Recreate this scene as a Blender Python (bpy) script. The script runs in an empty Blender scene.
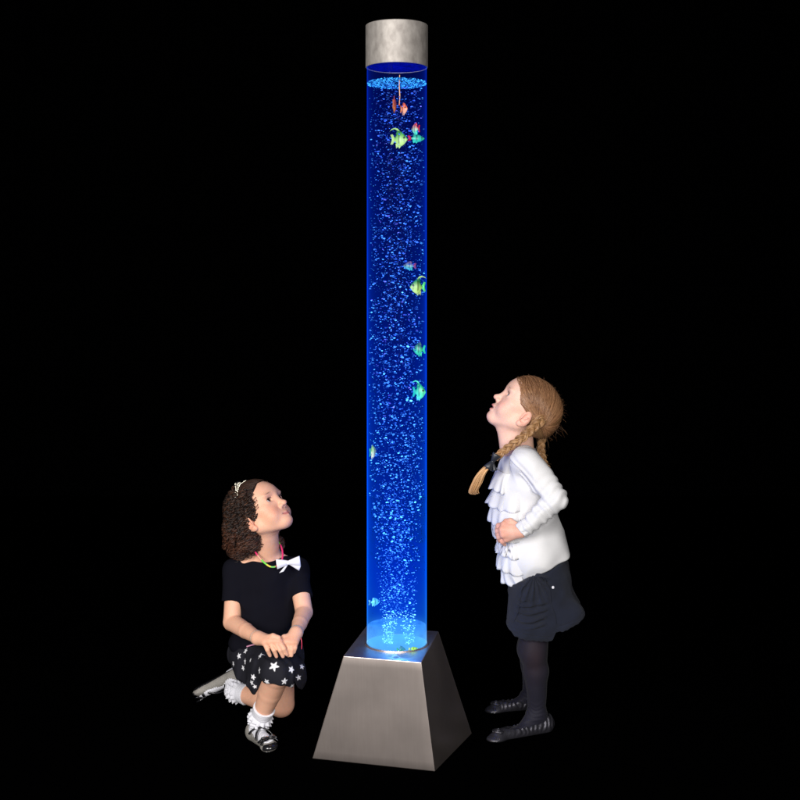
import bpy, bmesh, math, random
import numpy as np
from mathutils import Vector

# ------------------------------------------------------------------ camera, world, lamps, exposure
SC = bpy.context.scene
COL = SC.collection
FPX, HORZ, CAMH = 1258.0, 298.0, 1.26          # focal length in 800-px units, horizon row, eye height

cam_d = bpy.data.cameras.new('camera')
cam = bpy.data.objects.new('camera', cam_d)
COL.objects.link(cam)
cam.location = (0, 0, CAMH)
cam.rotation_euler = (math.pi / 2, 0, 0)
cam_d.sensor_width = 36.0
cam_d.lens = FPX / 800 * 36.0
cam_d.shift_y = (HORZ - 400.0) / 800.0
cam_d.clip_end = 60
SC.camera = cam

w = bpy.data.worlds.new('World')
SC.world = w
w.use_nodes = True
w.node_tree.nodes['Background'].inputs[0].default_value = (0, 0, 0, 1)
w.node_tree.nodes['Background'].inputs[1].default_value = 0.0

SC.view_settings.view_transform = 'Standard'
SC.view_settings.look = 'None'
SC.view_settings.exposure = 0.0
SC.view_settings.gamma = 1.0
SC.cycles.use_denoising = True
SC.cycles.max_bounces = 10
SC.cycles.transparent_max_bounces = 64
SC.cycles.volume_bounces = 0
SC.cycles.sample_clamp_indirect = 4.0


def softbox(name, loc, target, size, power, col=(1, 1, 1)):
    d = bpy.data.lights.new(name, 'AREA')
    d.shape = 'RECTANGLE'
    d.size, d.size_y = size
    d.energy = power
    d.color = col
    o = bpy.data.objects.new(name, d)
    COL.objects.link(o)
    o.location = loc
    o.rotation_euler = (Vector(target) - Vector(loc)).to_track_quat('-Z', 'Y').to_euler()
    return o


softbox('key_softbox', (-1.9, -0.3, 1.9), (0.0, 3.6, 0.8), (1.5, 1.9), 190, (1.0, 0.97, 0.94))
softbox('fill_softbox', (0.75, -0.8, 1.6), (0.0, 3.6, 0.8), (1.5, 1.6), 130, (1.0, 0.965, 0.94))


def lamp(name, loc, power, col, r):
    d = bpy.data.lights.new(name, 'POINT')
    d.energy = power
    d.color = col
    d.shadow_soft_size = r
    o = bpy.data.objects.new(name, d)
    COL.objects.link(o)
    o.location = loc


TX, TY = -0.009, 3.52        # axis of the tube
TR = 0.084                   # its radius
BZ = 0.293                   # top of the pedestal
WZ = 1.863                   # water level
CZ0, CZ1 = 1.904, 2.022      # cap
lamp('tube_led', (TX, TY, BZ + 0.10), 0.55, (0.12, 0.4, 1.0), 0.0)
for zz, pw in ((0.55, 0.25), (0.9, 0.2), (1.25, 0.18), (1.6, 0.18), (1.8, 0.2)):
    lamp('tube_led', (TX, TY, zz), pw, (0.05, 0.2, 1.0), 0.0)

RNG = np.random.default_rng(7)
random.seed(7)


# ------------------------------------------------------------------ helpers: placing
def P(px, py, d):
    return np.array([(px - 400.0) * d / FPX, d, CAMH - (py - HORZ) * d / FPX])


def mat(name, build):
    m = bpy.data.materials.new(name)
    m.use_nodes = True
    nt = m.node_tree
    b = nt.nodes['Principled BSDF']
    build(nt, b)
    return m


def basic(name, col, rough=0.6, metal=0.0, spec=0.5, attr=False, bump=None, sss=0.0, sheen=0.0, coat=0.0, var=None):
    """principled material; attr: colour from the mesh's own colour attribute; bump=(scale, strength, distance)"""
    def f(nt, b):
        b.inputs['Roughness'].default_value = rough
        b.inputs['Metallic'].default_value = metal
        b.inputs['Specular IOR Level'].default_value = spec
        b.inputs['Sheen Weight'].default_value = sheen
        b.inputs['Coat Weight'].default_value = coat
        if sss:
            b.inputs['Subsurface Weight'].default_value = sss
            b.inputs['Subsurface Radius'].default_value = (1.0, 0.35, 0.2)
            b.inputs['Subsurface Scale'].default_value = 0.006
        src = None
        if attr:
            a = nt.nodes.new('ShaderNodeAttribute')
            a.attribute_name = 'Col'
            src = a.outputs['Color']
            nt.links.new(src, b.inputs['Base Color'])
        else:
            b.inputs['Base Color'].default_value = (*col, 1)
        tc = nt.nodes.new('ShaderNodeTexCoord')
        if var:
            n = nt.nodes.new('ShaderNodeTexNoise')
            n.inputs['Scale'].default_value = var[0]
            n.inputs['Detail'].default_value = 4
            mp = nt.nodes.new('ShaderNodeMapRange')
            mp.inputs[3].default_value = 1 - var[1]
            mp.inputs[4].default_value = 1 + var[1]
            mx = nt.nodes.new('ShaderNodeMix')
            mx.data_type = 'RGBA'
            mx.blend_type = 'MULTIPLY'
            mx.inputs[0].default_value = 1
            nt.links.new(tc.outputs['Object'], n.inputs['Vector'])
            nt.links.new(n.outputs['Fac'], mp.inputs[0])
            if src:
                nt.links.new(src, mx.inputs[6])
            else:
                mx.inputs[6].default_value = (*col, 1)
            nt.links.new(mp.outputs[0], mx.inputs[7])
            nt.links.new(mx.outputs[2], b.inputs['Base Color'])
        if bump:
            n = nt.nodes.new('ShaderNodeTexNoise')
            n.inputs['Scale'].default_value = bump[0]
            n.inputs['Detail'].default_value = 3
            bp = nt.nodes.new('ShaderNodeBump')
            bp.inputs['Strength'].default_value = bump[1]
            bp.inputs['Distance'].default_value = bump[2]
            nt.links.new(tc.outputs['Object'], n.inputs['Vector'])
            nt.links.new(n.outputs['Fac'], bp.inputs['Height'])
            nt.links.new(bp.outputs[0], b.inputs['Normal'])
    return mat(name, f)


M = {
    'skin': basic('skin', (0, 0, 0), 0.5, attr=True, sss=0.12, spec=0.3, bump=(500, 0.15, 0.001), var=(90, 0.07)),
    'eye': basic('eye', (0, 0, 0), 0.12, attr=True, spec=0.6),
    'black_cotton': basic('black_cotton', (0.006, 0.006, 0.010), 0.95, spec=0.05, bump=(900, 0.4, 0.002)),
    'print_cotton': basic('print_cotton', (0, 0, 0), 0.85, spec=0.2, attr=True, bump=(900, 0.4, 0.002)),
    'white_cotton': basic('white_cotton', (0.72, 0.72, 0.735), 0.8, spec=0.2, bump=(600, 0.25, 0.002)),
    'white_sock': basic('white_sock', (0.74, 0.74, 0.80), 0.85, spec=0.2, bump=(700, 0.3, 0.002)),
    'navy': basic('navy', (0.0095, 0.0125, 0.026), 0.75, spec=0.25, sheen=0.06, bump=(900, 0.8, 0.003), var=(30, 0.3)),
    'tights': basic('tights', (0, 0, 0), 0.7, spec=0.25, attr=True, sheen=0.05, bump=(900, 0.3, 0.002)),
    'dark_hair': basic('dark_hair', (0, 0, 0), 0.5, spec=0.4, attr=True),
    'blond_hair': basic('blond_hair', (0, 0, 0), 0.36, spec=0.45, attr=True),
    'silver_shoe': basic('silver_shoe', (0.36, 0.34, 0.31), 0.5, metal=0.3, bump=(1100, 0.8, 0.002), var=(900, 0.5)),
    'black_patent': basic('black_patent', (0.012, 0.012, 0.014), 0.18, spec=0.6, coat=0.5),
    'pewter': basic('pewter', (0.045, 0.044, 0.055), 0.40, metal=0.6, bump=(90, 0.35, 0.004)),
    'black_satin': basic('black_satin', (0.018, 0.02, 0.026), 0.4, spec=0.5),
    'white_ribbon': basic('white_ribbon', (0.82, 0.82, 0.90), 0.55, spec=0.3),
    'tiara_metal': basic('tiara_metal', (0.78, 0.74, 0.62), 0.22, metal=1.0),
    'bead': basic('bead', (0, 0, 0), 0.3, attr=True, spec=0.5),
    'plastic_fish': basic('plastic_fish', (0, 0, 0), 0.35, attr=True, spec=0.5),
    'fish_eye': basic('fish_eye', (0.01, 0.01, 0.01), 0.15),
}


# ------------------------------------------------------------------ helpers: objects
def link_mesh(name, me, m=None, parent=None, smooth=True):
    if m is not None:
        me.materials.append(m)
    if smooth:
        me.polygons.foreach_set('use_smooth', np.ones(len(me.polygons), dtype=bool))
    o = bpy.data.objects.new(name, me)
    COL.objects.link(o)
    if parent is not None:
        o.parent = parent
        o.matrix_parent_inverse = parent.matrix_world.inverted()
    return o


def raw_mesh(name, V, F, m=None, parent=None, cols=None, smooth=True, loc=(0, 0, 0)):
    """V (n,3) world coordinates, F list of faces or an int array; cols (n,3) per-vertex colours"""
    me = bpy.data.meshes.new(name)
    V = np.asarray(V, dtype=np.float64)
    if isinstance(F, np.ndarray):
        n, k = F.shape
        me.vertices.add(len(V))
        me.vertices.foreach_set('co', V.astype(np.float32).ravel())
        me.loops.add(n * k)
        me.loops.foreach_set('vertex_index', F.astype(np.int32).ravel())
        me.polygons.add(n)
        me.polygons.foreach_set('loop_start', np.arange(0, n * k, k, dtype=np.int32))
        me.update(calc_edges=True)
        me.validate()
    else:
        me.from_pydata(V.tolist(), [], F)
        me.update()
    if cols is not None and len(cols) == len(me.vertices):
        a = me.color_attributes.new('Col', 'FLOAT_COLOR', 'POINT')
        c = np.ones((len(V), 4), dtype=np.float32)
        c[:, :3] = cols
        a.data.foreach_set('color', c.ravel())
    return link_mesh(name, me, m, parent, smooth)


def empty(name, loc, label, cat, group=None):
    o = bpy.data.objects.new(name, None)
    o.empty_display_size = 0.1
    COL.objects.link(o)
    o.location = loc
    o['label'] = label
    o['category'] = cat
    if group:
        o['group'] = group
    bpy.context.view_layer.update()
    return o


def tube_geo(pts, rad, n=6, cap=True):
    """round tube through pts; rad scalar or list"""
    pts = np.asarray(pts, float)
    m = len(pts)
    rad = np.broadcast_to(np.asarray(rad, float), (m,))
    T = np.gradient(pts, axis=0)
    T /= np.linalg.norm(T, axis=1)[:, None] + 1e-12
    up = np.array([0.31, 0.2, 0.93])
    N = np.cross(T[0], up)
    N /= np.linalg.norm(N)
    V, F = [], []
    ang = np.linspace(0, 2 * np.pi, n, endpoint=False)
    for i in range(m):
        N = N - T[i] * np.dot(N, T[i])
        N /= np.linalg.norm(N) + 1e-12
        B = np.cross(T[i], N)
        V.append(pts[i] + rad[i] * (np.cos(ang)[:, None] * N + np.sin(ang)[:, None] * B))
    V = np.concatenate(V)
    i, j = np.meshgrid(np.arange(m - 1), np.arange(n), indexing='ij')
    a = i * n + j
    b = i * n + (j + 1) % n
    F = np.stack([a, b, b + n, a + n], -1).reshape(-1, 4)
    return V, F


class Geo:
    """collects quads (as arrays) with colours into one mesh"""
    def __init__(s):
        s.V, s.F, s.C, s.n = [], [], [], 0

    def add(s, V, F, c=(1, 1, 1)):
        s.V.append(V)
        s.F.append(np.asarray(F) + s.n)
        c = np.asarray(c, float)
        s.C.append(np.broadcast_to(c, (len(V), 3)) if c.ndim == 1 else c)
        s.n += len(V)

    def tube(s, pts, rad, n=6, c=(1, 1, 1)):
        V, F = tube_geo(pts, rad, n)
        s.add(V, F, c)

    def build(s, name, m, parent=None, smooth=True):
        return raw_mesh(name, np.concatenate(s.V), np.concatenate(s.F), m, parent, np.concatenate(s.C), smooth)


def quad_sphere(n=3):
    """cube-sphere of quads, unit radius"""
    V, F = [], []
    lin = np.linspace(-1, 1, n + 1)
    k = 0
    for ax in range(3):
        for s in (-1, 1):
            a, b = np.meshgrid(lin, lin, indexing='ij')
            p = np.zeros((n + 1, n + 1, 3))
            p[..., ax] = s
            p[..., (ax + 1) % 3] = a if s > 0 else b
            p[..., (ax + 2) % 3] = b if s > 0 else a
            V.append(p.reshape(-1, 3))
            i, j = np.meshgrid(np.arange(n), np.arange(n), indexing='ij')
            q = i * (n + 1) + j + k
            F.append(np.stack([q, q + n + 1, q + n + 2, q + 1], -1).reshape(-1, 4))
            k += (n + 1) ** 2
    V = np.concatenate(V)
    V /= np.linalg.norm(V, axis=1)[:, None]
    return V, np.concatenate(F)


def smooth_path(pts, n=24):
    """Catmull-Rom through pts"""
    p = np.asarray(pts, float)
    p = np.vstack([2 * p[0] - p[1], p, 2 * p[-1] - p[-2]])
    out = []
    seg = len(p) - 3
    for t in np.linspace(0, seg - 1e-6, n):
        i = int(t)
        u = t - i
        a, b, c, d = p[i:i + 4]
        out.append(0.5 * ((2 * b) + (-a + c) * u + (2 * a - 5 * b + 4 * c - d) * u * u + (-a + 3 * b - 3 * c + d) * u ** 3))
    return np.array(out)


# ------------------------------------------------------------------ implicit modelling: soft unions meshed by surface nets
def wavy(seed, scale, n=9):
    r = np.random.default_rng(seed)
    K = r.normal(size=(n, 3))
    K = K / np.linalg.norm(K, axis=1)[:, None] * scale * r.uniform(0.6, 1.5, n)[:, None]
    ph = r.uniform(0, 6.28, n)

    def f(p):
        o = 0
        for k, h in zip(K, ph):
            o = o + np.sin(p[..., 0] * k[0] + p[..., 1] * k[1] + p[..., 2] * k[2] + h)
        return o / math.sqrt(n)
    return f


def RC(a, b, ra, rb):
    a, b = np.asarray(a, float), np.asarray(b, float)
    ba = b - a
    L = float(ba @ ba) + 1e-12
    rm = max(ra, rb)

    def f(p):
        q = p - a
        h = np.clip((q @ ba) / L, 0, 1)
        return np.linalg.norm(q - h[..., None] * ba, axis=-1) - (ra + (rb - ra) * h)
    return f, np.minimum(a, b) - rm, np.maximum(a, b) + rm


def EL(c, r, axes=None):
    c = np.asarray(c, float)
    r = np.asarray(r, float)
    R = np.eye(3) if axes is None else np.asarray(axes, float)      # rows are the local axes

    def f(p):
        q = (p - c) @ R.T
        k0 = np.linalg.norm(q / r, axis=-1)
        k1 = np.linalg.norm(q / (r * r), axis=-1) + 1e-9
        return k0 * (k0 - 1) / k1
    ext = np.sqrt(((R * r[:, None]) ** 2).sum(0))
    return f, c - ext, c + ext


class Shape:
    def __init__(s):
        s.ops = []

    def add(s, prim, k=0.008, disp=None):
        s.ops.append(('u', prim[0], prim[1], prim[2], k, disp))
        return s

    def sub(s, prim, k=0.004):
        s.ops.append(('s', prim[0], prim[1], prim[2], k, None))
        return s

    def cut(s, point, normal, k=0.002, disp=None):
        """keep the side the normal points AWAY from"""
        point, normal = np.asarray(point, float), np.asarray(normal, float)
        normal = normal / np.linalg.norm(normal)
        s.ops.append(('c', lambda p: (p - point) @ normal + (disp(p) if disp else 0), None, None, k, None))
        return s

    def warp(s, fn):
        s.ops.append(('w', fn, None, None, 0, None))
        return s

    @staticmethod
    def _mix(d, e, op, k):
        if op == 'u':
            h = np.maximum(k - np.abs(d - e), 0) / k
            return np.minimum(d, e) - h * h * k * 0.25
        if op == 's':
            e = -e
        h = np.maximum(k - np.abs(d - e), 0) / k
        return np.maximum(d, e) + h * h * k * 0.25

    def eval(s, p):
        d = np.full(p.shape[:-1], 0.05)
        for op, f, lo, hi, k, disp in s.ops:
            if op == 'w':
                d = d + f(p)
                continue
            e = f(p)
            if disp is not None:
                e = e + disp(p)
            d = s._mix(d, e, op, k)
        return d

    def project(s, p, off=0.0, it=5):
        p = np.array(p, float)
        for _ in range(it):
            d = s.eval(p)
            g = np.stack([(s.eval(p + np.eye(3)[a] * 5e-4) - d) / 5e-4 for a in range(3)], -1)
            g /= np.linalg.norm(g, axis=-1)[..., None] + 1e-9
            p = p - g * (d - off)[..., None] * 0.9
        return p, g

    def mesh(s, h=0.002, fine=None):
        """fine=(axis, from, to, h2): smaller cells in that span of the axis"""
        lo = np.min([o[2] for o in s.ops if o[0] == 'u'], axis=0) - 0.012
        hi = np.max([o[3] for o in s.ops if o[0] == 'u'], axis=0) + 0.012
        ax = []
        for a in range(3):
            pts = [np.arange(lo[a], hi[a] + h, h)]
            if fine and fine[0] == a:
                f0, f1, h2 = max(fine[1], lo[a]), min(fine[2], hi[a]), fine[3]
                pts = [np.arange(lo[a], f0, h), np.arange(f0, f1, h2), np.arange(f1, hi[a] + h, h)]
            ax.append(np.concatenate(pts))
        D = np.full([len(a) for a in ax], 0.04, dtype=np.float32)
        for op, f, l, u, k, disp in s.ops:
            if op in 'us':
                m = max(k, 0.004) + 0.012
                i = [slice(max(0, np.searchsorted(ax[a], l[a] - m)), np.searchsorted(ax[a], u[a] + m)) for a in range(3)]
            else:
                i = [slice(None)] * 3
            sub = [ax[a][i[a]] for a in range(3)]
            if min(map(len, sub)) == 0:
                continue
            for z0 in range(0, len(sub[2]), 48):
                zz = slice(z0, min(z0 + 48, len(sub[2])))
                p = np.stack(np.meshgrid(sub[0], sub[1], sub[2][zz], indexing='ij'), -1)
                base = (i[2].start or 0)
                sl = (i[0], i[1], slice(base + zz.start, base + zz.stop))
                if op in 'wc':
                    blk = D[sl]
                    near = np.abs(blk) < 0.02 if op == 'w' else blk < 0.02
                    if not near.any():
                        continue
                    q = p[near]
                    if op == 'w':
                        blk[near] = blk[near] + f(q)
                    else:
                        blk[near] = s._mix(blk[near], f(q), op, k)
                    D[sl] = blk
                    continue
                e = f(p)
                if disp is not None:
                    e = e + disp(p)
                D[sl] = s._mix(D[sl], e, op, k)
        return nets(D, ax)


def nets(D, ax):
    S = D < 0
    nx, ny, nz = D.shape
    cnt = np.zeros((nx - 1, ny - 1, nz - 1), dtype=np.int8)
    for a in (0, 1):
        for b in (0, 1):
            for c in (0, 1):
                cnt += S[a:nx - 1 + a, b:ny - 1 + b, c:nz - 1 + c]
    I = np.argwhere((cnt > 0) & (cnt < 8))
    idx = np.full(cnt.shape, -1, dtype=np.int32)
    idx[I[:, 0], I[:, 1], I[:, 2]] = np.arange(len(I))
    acc = np.zeros((len(I), 3))
    num = np.zeros(len(I))
    corners = [(a, b, c) for a in (0, 1) for b in (0, 1) for c in (0, 1)]
    for c0 in corners:
        for axis in range(3):
            if c0[axis]:
                continue
            c1 = list(c0)
            c1[axis] = 1
            d0 = D[I[:, 0] + c0[0], I[:, 1] + c0[1], I[:, 2] + c0[2]].astype(float)
            d1 = D[I[:, 0] + c1[0], I[:, 1] + c1[1], I[:, 2] + c1[2]].astype(float)
            m = (d0 < 0) != (d1 < 0)
            t = np.where(m, d0 / np.where(m, d0 - d1, 1), 0)
            pos = np.tile(np.array(c0, float), (len(I), 1))
            pos[:, axis] = t
            acc[m] += pos[m]
            num[m] += 1
    g = I + acc / num[:, None]
    V = np.stack([np.interp(g[:, a], np.arange(len(ax[a])), ax[a]) for a in range(3)], -1)
    F = []
    for axis in range(3):
        o = [(axis + 1) % 3, (axis + 2) % 3]
        s0 = [slice(1, -1)] * 3
        s0[axis] = slice(0, -1)
        s1 = list(s0)
        s1[axis] = slice(1, None)
        A, B = S[tuple(s0)], S[tuple(s1)]
        for flip, mm in ((0, A & ~B), (1, ~A & B)):
            E = np.argwhere(mm)
            for a in range(3):
                if a != axis:
                    E[:, a] += 1
            q = []
            for du, dv in ((0, 0), (-1, 0), (-1, -1), (0, -1)):
                e = E.copy()
                e[:, o[0]] += du
                e[:, o[1]] += dv
                q.append(idx[e[:, 0], e[:, 1], e[:, 2]])
            q = np.stack(q, -1)
            F.append(q[:, ::-1] if flip else q)
    return V, np.concatenate(F)


def sdf_obj(name, shape, m, parent, h=0.002, fine=None, color=None):
    V, F = shape.mesh(h, fine)
    return raw_mesh(name, V, F, m, parent, color(V) if color is not None else None)


def gauss(V, c, r):
    return np.exp(-((V - np.asarray(c)) ** 2).sum(-1) / (r * r))


def lerp(a, b, t):
    return a + (b - a) * t[..., None]


def unit(v):
    v = np.asarray(v, float)
    return v / np.linalg.norm(v)


# ------------------------------------------------------------------ setting: black studio floor and backdrop
def black(nt, b):
    b.inputs['Base Color'].default_value = (0.0004, 0.0004, 0.0005, 1)
    b.inputs['Roughness'].default_value = 1.0
    b.inputs['Specular IOR Level'].default_value = 0.0


m_black = mat('black_velvet', black)
fl = raw_mesh('floor', [(-6, -2, 0), (6, -2, 0), (6, 8, 0), (-6, 8, 0)], [(0, 1, 2, 3)], m_black, smooth=False)
fl['kind'] = 'structure'
bd = raw_mesh('backdrop', [(-6, 8, -0.01), (6, 8, -0.01), (6, 8, 5), (-6, 8, 5)], [(3, 2, 1, 0)], m_black, smooth=False)
bd['kind'] = 'structure'


# ------------------------------------------------------------------ bubble tube lamp
lamp_root = empty('bubble_tube_lamp', (TX, TY, 0), 'tall glowing blue bubble tube with brushed steel cap on a tapered steel pedestal', 'bubble lamp')


def steel(nt, b, metal=1.0, r0=.37, r1=.44, c0=(0.76, 0.66, 0.615, 1), c1=(0.80, 0.70, 0.655, 1), grain=(260, 260, 3)):
    b.inputs['Metallic'].default_value = metal
    b.inputs['Specular IOR Level'].default_value = .2
    tc = nt.nodes.new('ShaderNodeTexCoord')
    mp = nt.nodes.new('ShaderNodeMapping')
    mp.inputs['Scale'].default_value = grain
    n = nt.nodes.new('ShaderNodeTexNoise')
    n.inputs['Scale'].default_value = 1.0
    n.inputs['Detail'].default_value = 5
    n2 = nt.nodes.new('ShaderNodeTexNoise')
    n2.inputs['Scale'].default_value = 9
    n2.inputs['Detail'].default_value = 4
    nt.links.new(tc.outputs['Object'], mp.inputs[0])
    nt.links.new(mp.outputs[0], n.inputs['Vector'])
    nt.links.new(tc.outputs['Object'], n2.inputs['Vector'])
    r = nt.nodes.new('ShaderNodeMapRange')
    r.inputs[3].default_value = r0
    r.inputs[4].default_value = r1
    nt.links.new(n2.outputs['Fac'], r.inputs[0])
    nt.links.new(r.outputs[0], b.inputs['Roughness'])
    cr = nt.nodes.new('ShaderNodeValToRGB')
    cr.color_ramp.elements[0].position = 0.3
    cr.color_ramp.elements[0].color = c0
    cr.color_ramp.elements[1].position = 0.7
    cr.color_ramp.elements[1].color = c1
    nt.links.new(n.outputs['Fac'], cr.inputs[0])
    nt.links.new(cr.outputs[0], b.inputs['Base Color'])
    bp = nt.nodes.new('ShaderNodeBump')
    bp.inputs['Strength'].default_value = 0.08
    bp.inputs['Distance'].default_value = 0.001
    nt.links.new(n.outputs['Fac'], bp.inputs['Height'])
    nt.links.new(bp.outputs[0], b.inputs['Normal'])


m_steel = mat('brushed_steel', steel)
m_cap = mat('brushed_aluminium', lambda nt, b: steel(nt, b, .45, .5, .62, (.29, .265, .245, 1), (.44, .41, .38, 1), (70, 70, 38)))


def bevel_mesh(o, width, seg=3):
    bm = bmesh.new()
    bm.from_mesh(o.data)
    bmesh.ops.recalc_face_normals(bm, faces=bm.faces)
    bmesh.ops.bevel(bm, geom=[e for e in bm.edges if e.calc_face_angle(0) > 0.5], offset=width, segments=seg, profile=0.6, affect='EDGES')
    bm.to_mesh(o.data)
    bm.free()
    return o


bot = [(-.240, 3.438), (.093, 3.344), (.208, 3.636), (-.125, 3.730)]
top = [(-.153, 3.398), (.057, 3.3387), (.1117, 3.650), (-.098, 3.715)]
V8 = np.array([(x, y, 0.001) for x, y in bot] + [(x, y, BZ) for x, y in top])
V, F = [], []
for q in [(3, 2, 1, 0), (4, 5, 6, 7)] + [(i, (i + 1) % 4, (i + 1) % 4 + 4, i + 4) for i in range(4)]:
    a, b, c, d = V8[list(q)]
    k = len(V)
    for i in range(13):
        for j in range(13):
            u, v = i / 12, j / 12
            V.append((a * (1 - u) + b * u) * (1 - v) + (d * (1 - u) + c * u) * v)
    F += [(k + i * 13 + j, k + (i + 1) * 13 + j, k + (i + 1) * 13 + j + 1, k + i * 13 + j + 1) for i in range(12) for j in range(12)]
ped = raw_mesh('pedestal', V, F, m_steel, lamp_root)
bm = bmesh.new()
bm.from_mesh(ped.data)
bmesh.ops.remove_doubles(bm, verts=bm.verts, dist=1e-5)
bmesh.ops.recalc_face_normals(bm, faces=bm.faces)
bmesh.ops.bevel(bm, geom=[e for e in bm.edges if e.calc_face_angle(0) > 0.5], offset=.0022, segments=3, profile=0.6, affect='EDGES')
bm.to_mesh(ped.data)
bm.free()


def lathe(name, prof, m, parent, n=96, cx=TX, cy=TY, closed=False):
    prof = np.array(prof, float)
    a = np.linspace(0, 2 * np.pi, n, endpoint=False)
    V = np.stack([cx + prof[:, 0, None] * np.cos(a), cy + prof[:, 0, None] * np.sin(a), np.broadcast_to(prof[:, 1, None], (len(prof), n))], -1).reshape(-1, 3)
    F = []
    k = len(prof)
    for i in range(k if closed else k - 1):
        for j in range(n):
            i2 = (i + 1) % k
            F.append((i * n + j, i * n + (j + 1) % n, i2 * n + (j + 1) % n, i2 * n + j))
    o = raw_mesh(name, V, F, None, parent)
    bm = bmesh.new()
    bm.from_mesh(o.data)
    bmesh.ops.remove_doubles(bm, verts=bm.verts, dist=1e-6)
    bmesh.ops.recalc_face_normals(bm, faces=bm.faces)
    for e in bm.edges:
        if e.is_manifold and e.calc_face_angle(0) > 0.5:
            e.smooth = False
    bm.to_mesh(o.data)
    bm.free()
    if m:
        o.data.materials.append(m)
    return o


CR = 0.0872
lathe('cap', [(0, CZ1), (CR - .0015, CZ1), (CR, CZ1 - .0015), (CR, CZ0 + .001), (CR - .001, CZ0), (TR + .0004, CZ0), (TR + .0004, CZ0 + .012), (0, CZ0 + .012)], m_cap, lamp_root)
lathe('base_ring', [(TR + .0005, BZ + .0005), (TR + .004, BZ + .0005), (TR + .004, BZ + .003), (TR + .0005, BZ + .004)], m_steel, lamp_root, closed=True)


def glow_volume(name, stops, surf_gloss, zlo=BZ, zhi=CZ0, dye=0.0):
    """clear acrylic or water whose body glows blue from the LEDs below; stops: (height 0-1, colour, strength per metre)"""
    m = bpy.data.materials.new(name)
    m.use_nodes = True
    nt = m.node_tree
    nt.nodes.clear()
    out = nt.nodes.new('ShaderNodeOutputMaterial')
    tr = nt.nodes.new('ShaderNodeBsdfTransparent')
    if surf_gloss:
        gl = nt.nodes.new('ShaderNodeBsdfGlossy')
        gl.inputs['Roughness'].default_value = 0.05
        fr = nt.nodes.new('ShaderNodeFresnel')
        fr.inputs[0].default_value = surf_gloss
        mx = nt.nodes.new('ShaderNodeMixShader')
        bf = nt.nodes.new('ShaderNodeNewGeometry')
        inv = nt.nodes.new('ShaderNodeMath')
        inv.operation = 'SUBTRACT'
        inv.inputs[0].default_value = 0.02
        nt.links.new(bf.outputs['Backfacing'], inv.inputs[1])
        mu = nt.nodes.new('ShaderNodeMath')
        mu.operation = 'MULTIPLY'
        mu.use_clamp = True
        nt.links.new(fr.outputs[0], mu.inputs[0])
        nt.links.new(inv.outputs[0], mu.inputs[1])
        nt.links.new(mu.outputs[0], mx.inputs[0])
        nt.links.new(tr.outputs[0], mx.inputs[1])
        nt.links.new(gl.outputs[0], mx.inputs[2])
        nt.links.new(mx.outputs[0], out.inputs[0])
    else:
        nt.links.new(tr.outputs[0], out.inputs[0])
    em = nt.nodes.new('ShaderNodeEmission')
    g = nt.nodes.new('ShaderNodeNewGeometry')
    sx = nt.nodes.new('ShaderNodeSeparateXYZ')
    mr = nt.nodes.new('ShaderNodeMapRange')
    mr.inputs[1].default_value = zlo
    mr.inputs[2].default_value = zhi
    nt.links.new(g.outputs['Position'], sx.inputs[0])
    nt.links.new(sx.outputs[2], mr.inputs[0])
    cr = nt.nodes.new('ShaderNodeValToRGB')
    top_s = max(s for _, _, s in stops)
    e = cr.color_ramp.elements
    while len(e) < len(stops):
        e.new(0.5)
    for el, (t, c, s) in zip(e, sorted(stops)):
        el.position = t
        k = s / top_s
        el.color = (c[0] * k, c[1] * k, c[2] * k, 1)
    nt.links.new(mr.outputs[0], cr.inputs[0])
    nt.links.new(cr.outputs[0], em.inputs[0])
    em.inputs[1].default_value = top_s
    if dye:
        ab = nt.nodes.new('ShaderNodeVolumeAbsorption')
        ab.inputs['Color'].default_value = (.15, .35, 1, 1)
        ab.inputs['Density'].default_value = dye
        ad = nt.nodes.new('ShaderNodeAddShader')
        nt.links.new(em.outputs[0], ad.inputs[0])
        nt.links.new(ab.outputs[0], ad.inputs[1])
        nt.links.new(ad.outputs[0], out.inputs['Volume'])
    else:
        nt.links.new(em.outputs[0], out.inputs['Volume'])
    return m


m_wall = glow_volume('glowing_acrylic', [
    (0.0, (.15, .50, 1.0), 38), (0.04, (.01, .20, 1.0), 36), (0.12, (.0, .10, 1.0), 48), (0.5, (.0, .06, 1.0), 33), (0.85, (.0, .045, 1.0), 19), (1.0, (.0, .04, 1.0), 14)], 1.2)
m_water = glow_volume('glowing_water', [
    (0.0, (.10, .50, 1.0), 5.0), (0.03, (.02, .28, 1.0), 4.4), (0.05, (.0, .06, 1.0), 3.0), (0.10, (.0, .03, 1.0), 2.4), (0.3, (.0, .005, 1.0), .7), (0.6, (.0, .002, 1.0), .12), (1.0, (.01, .01, 1.0), .02)], 0, dye=3.0)
m_air = glow_volume('glowing_air_gap', [(0.0, (.0, .03, 1.0), 2.2), (1.0, (.0, .03, 1.0), 2.2)], 0)

wt = 0.002
lathe('tube_wall', [(TR, BZ + .001), (TR, CZ0 + .010), (TR - wt, CZ0 + .010), (TR - wt, BZ + .001)], m_wall, lamp_root, closed=True)
water = lathe('water', [(0, BZ + .002), (TR - wt - .0004, BZ + .002), (TR - wt - .0004, WZ), (0, WZ)], m_water, lamp_root)


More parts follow.
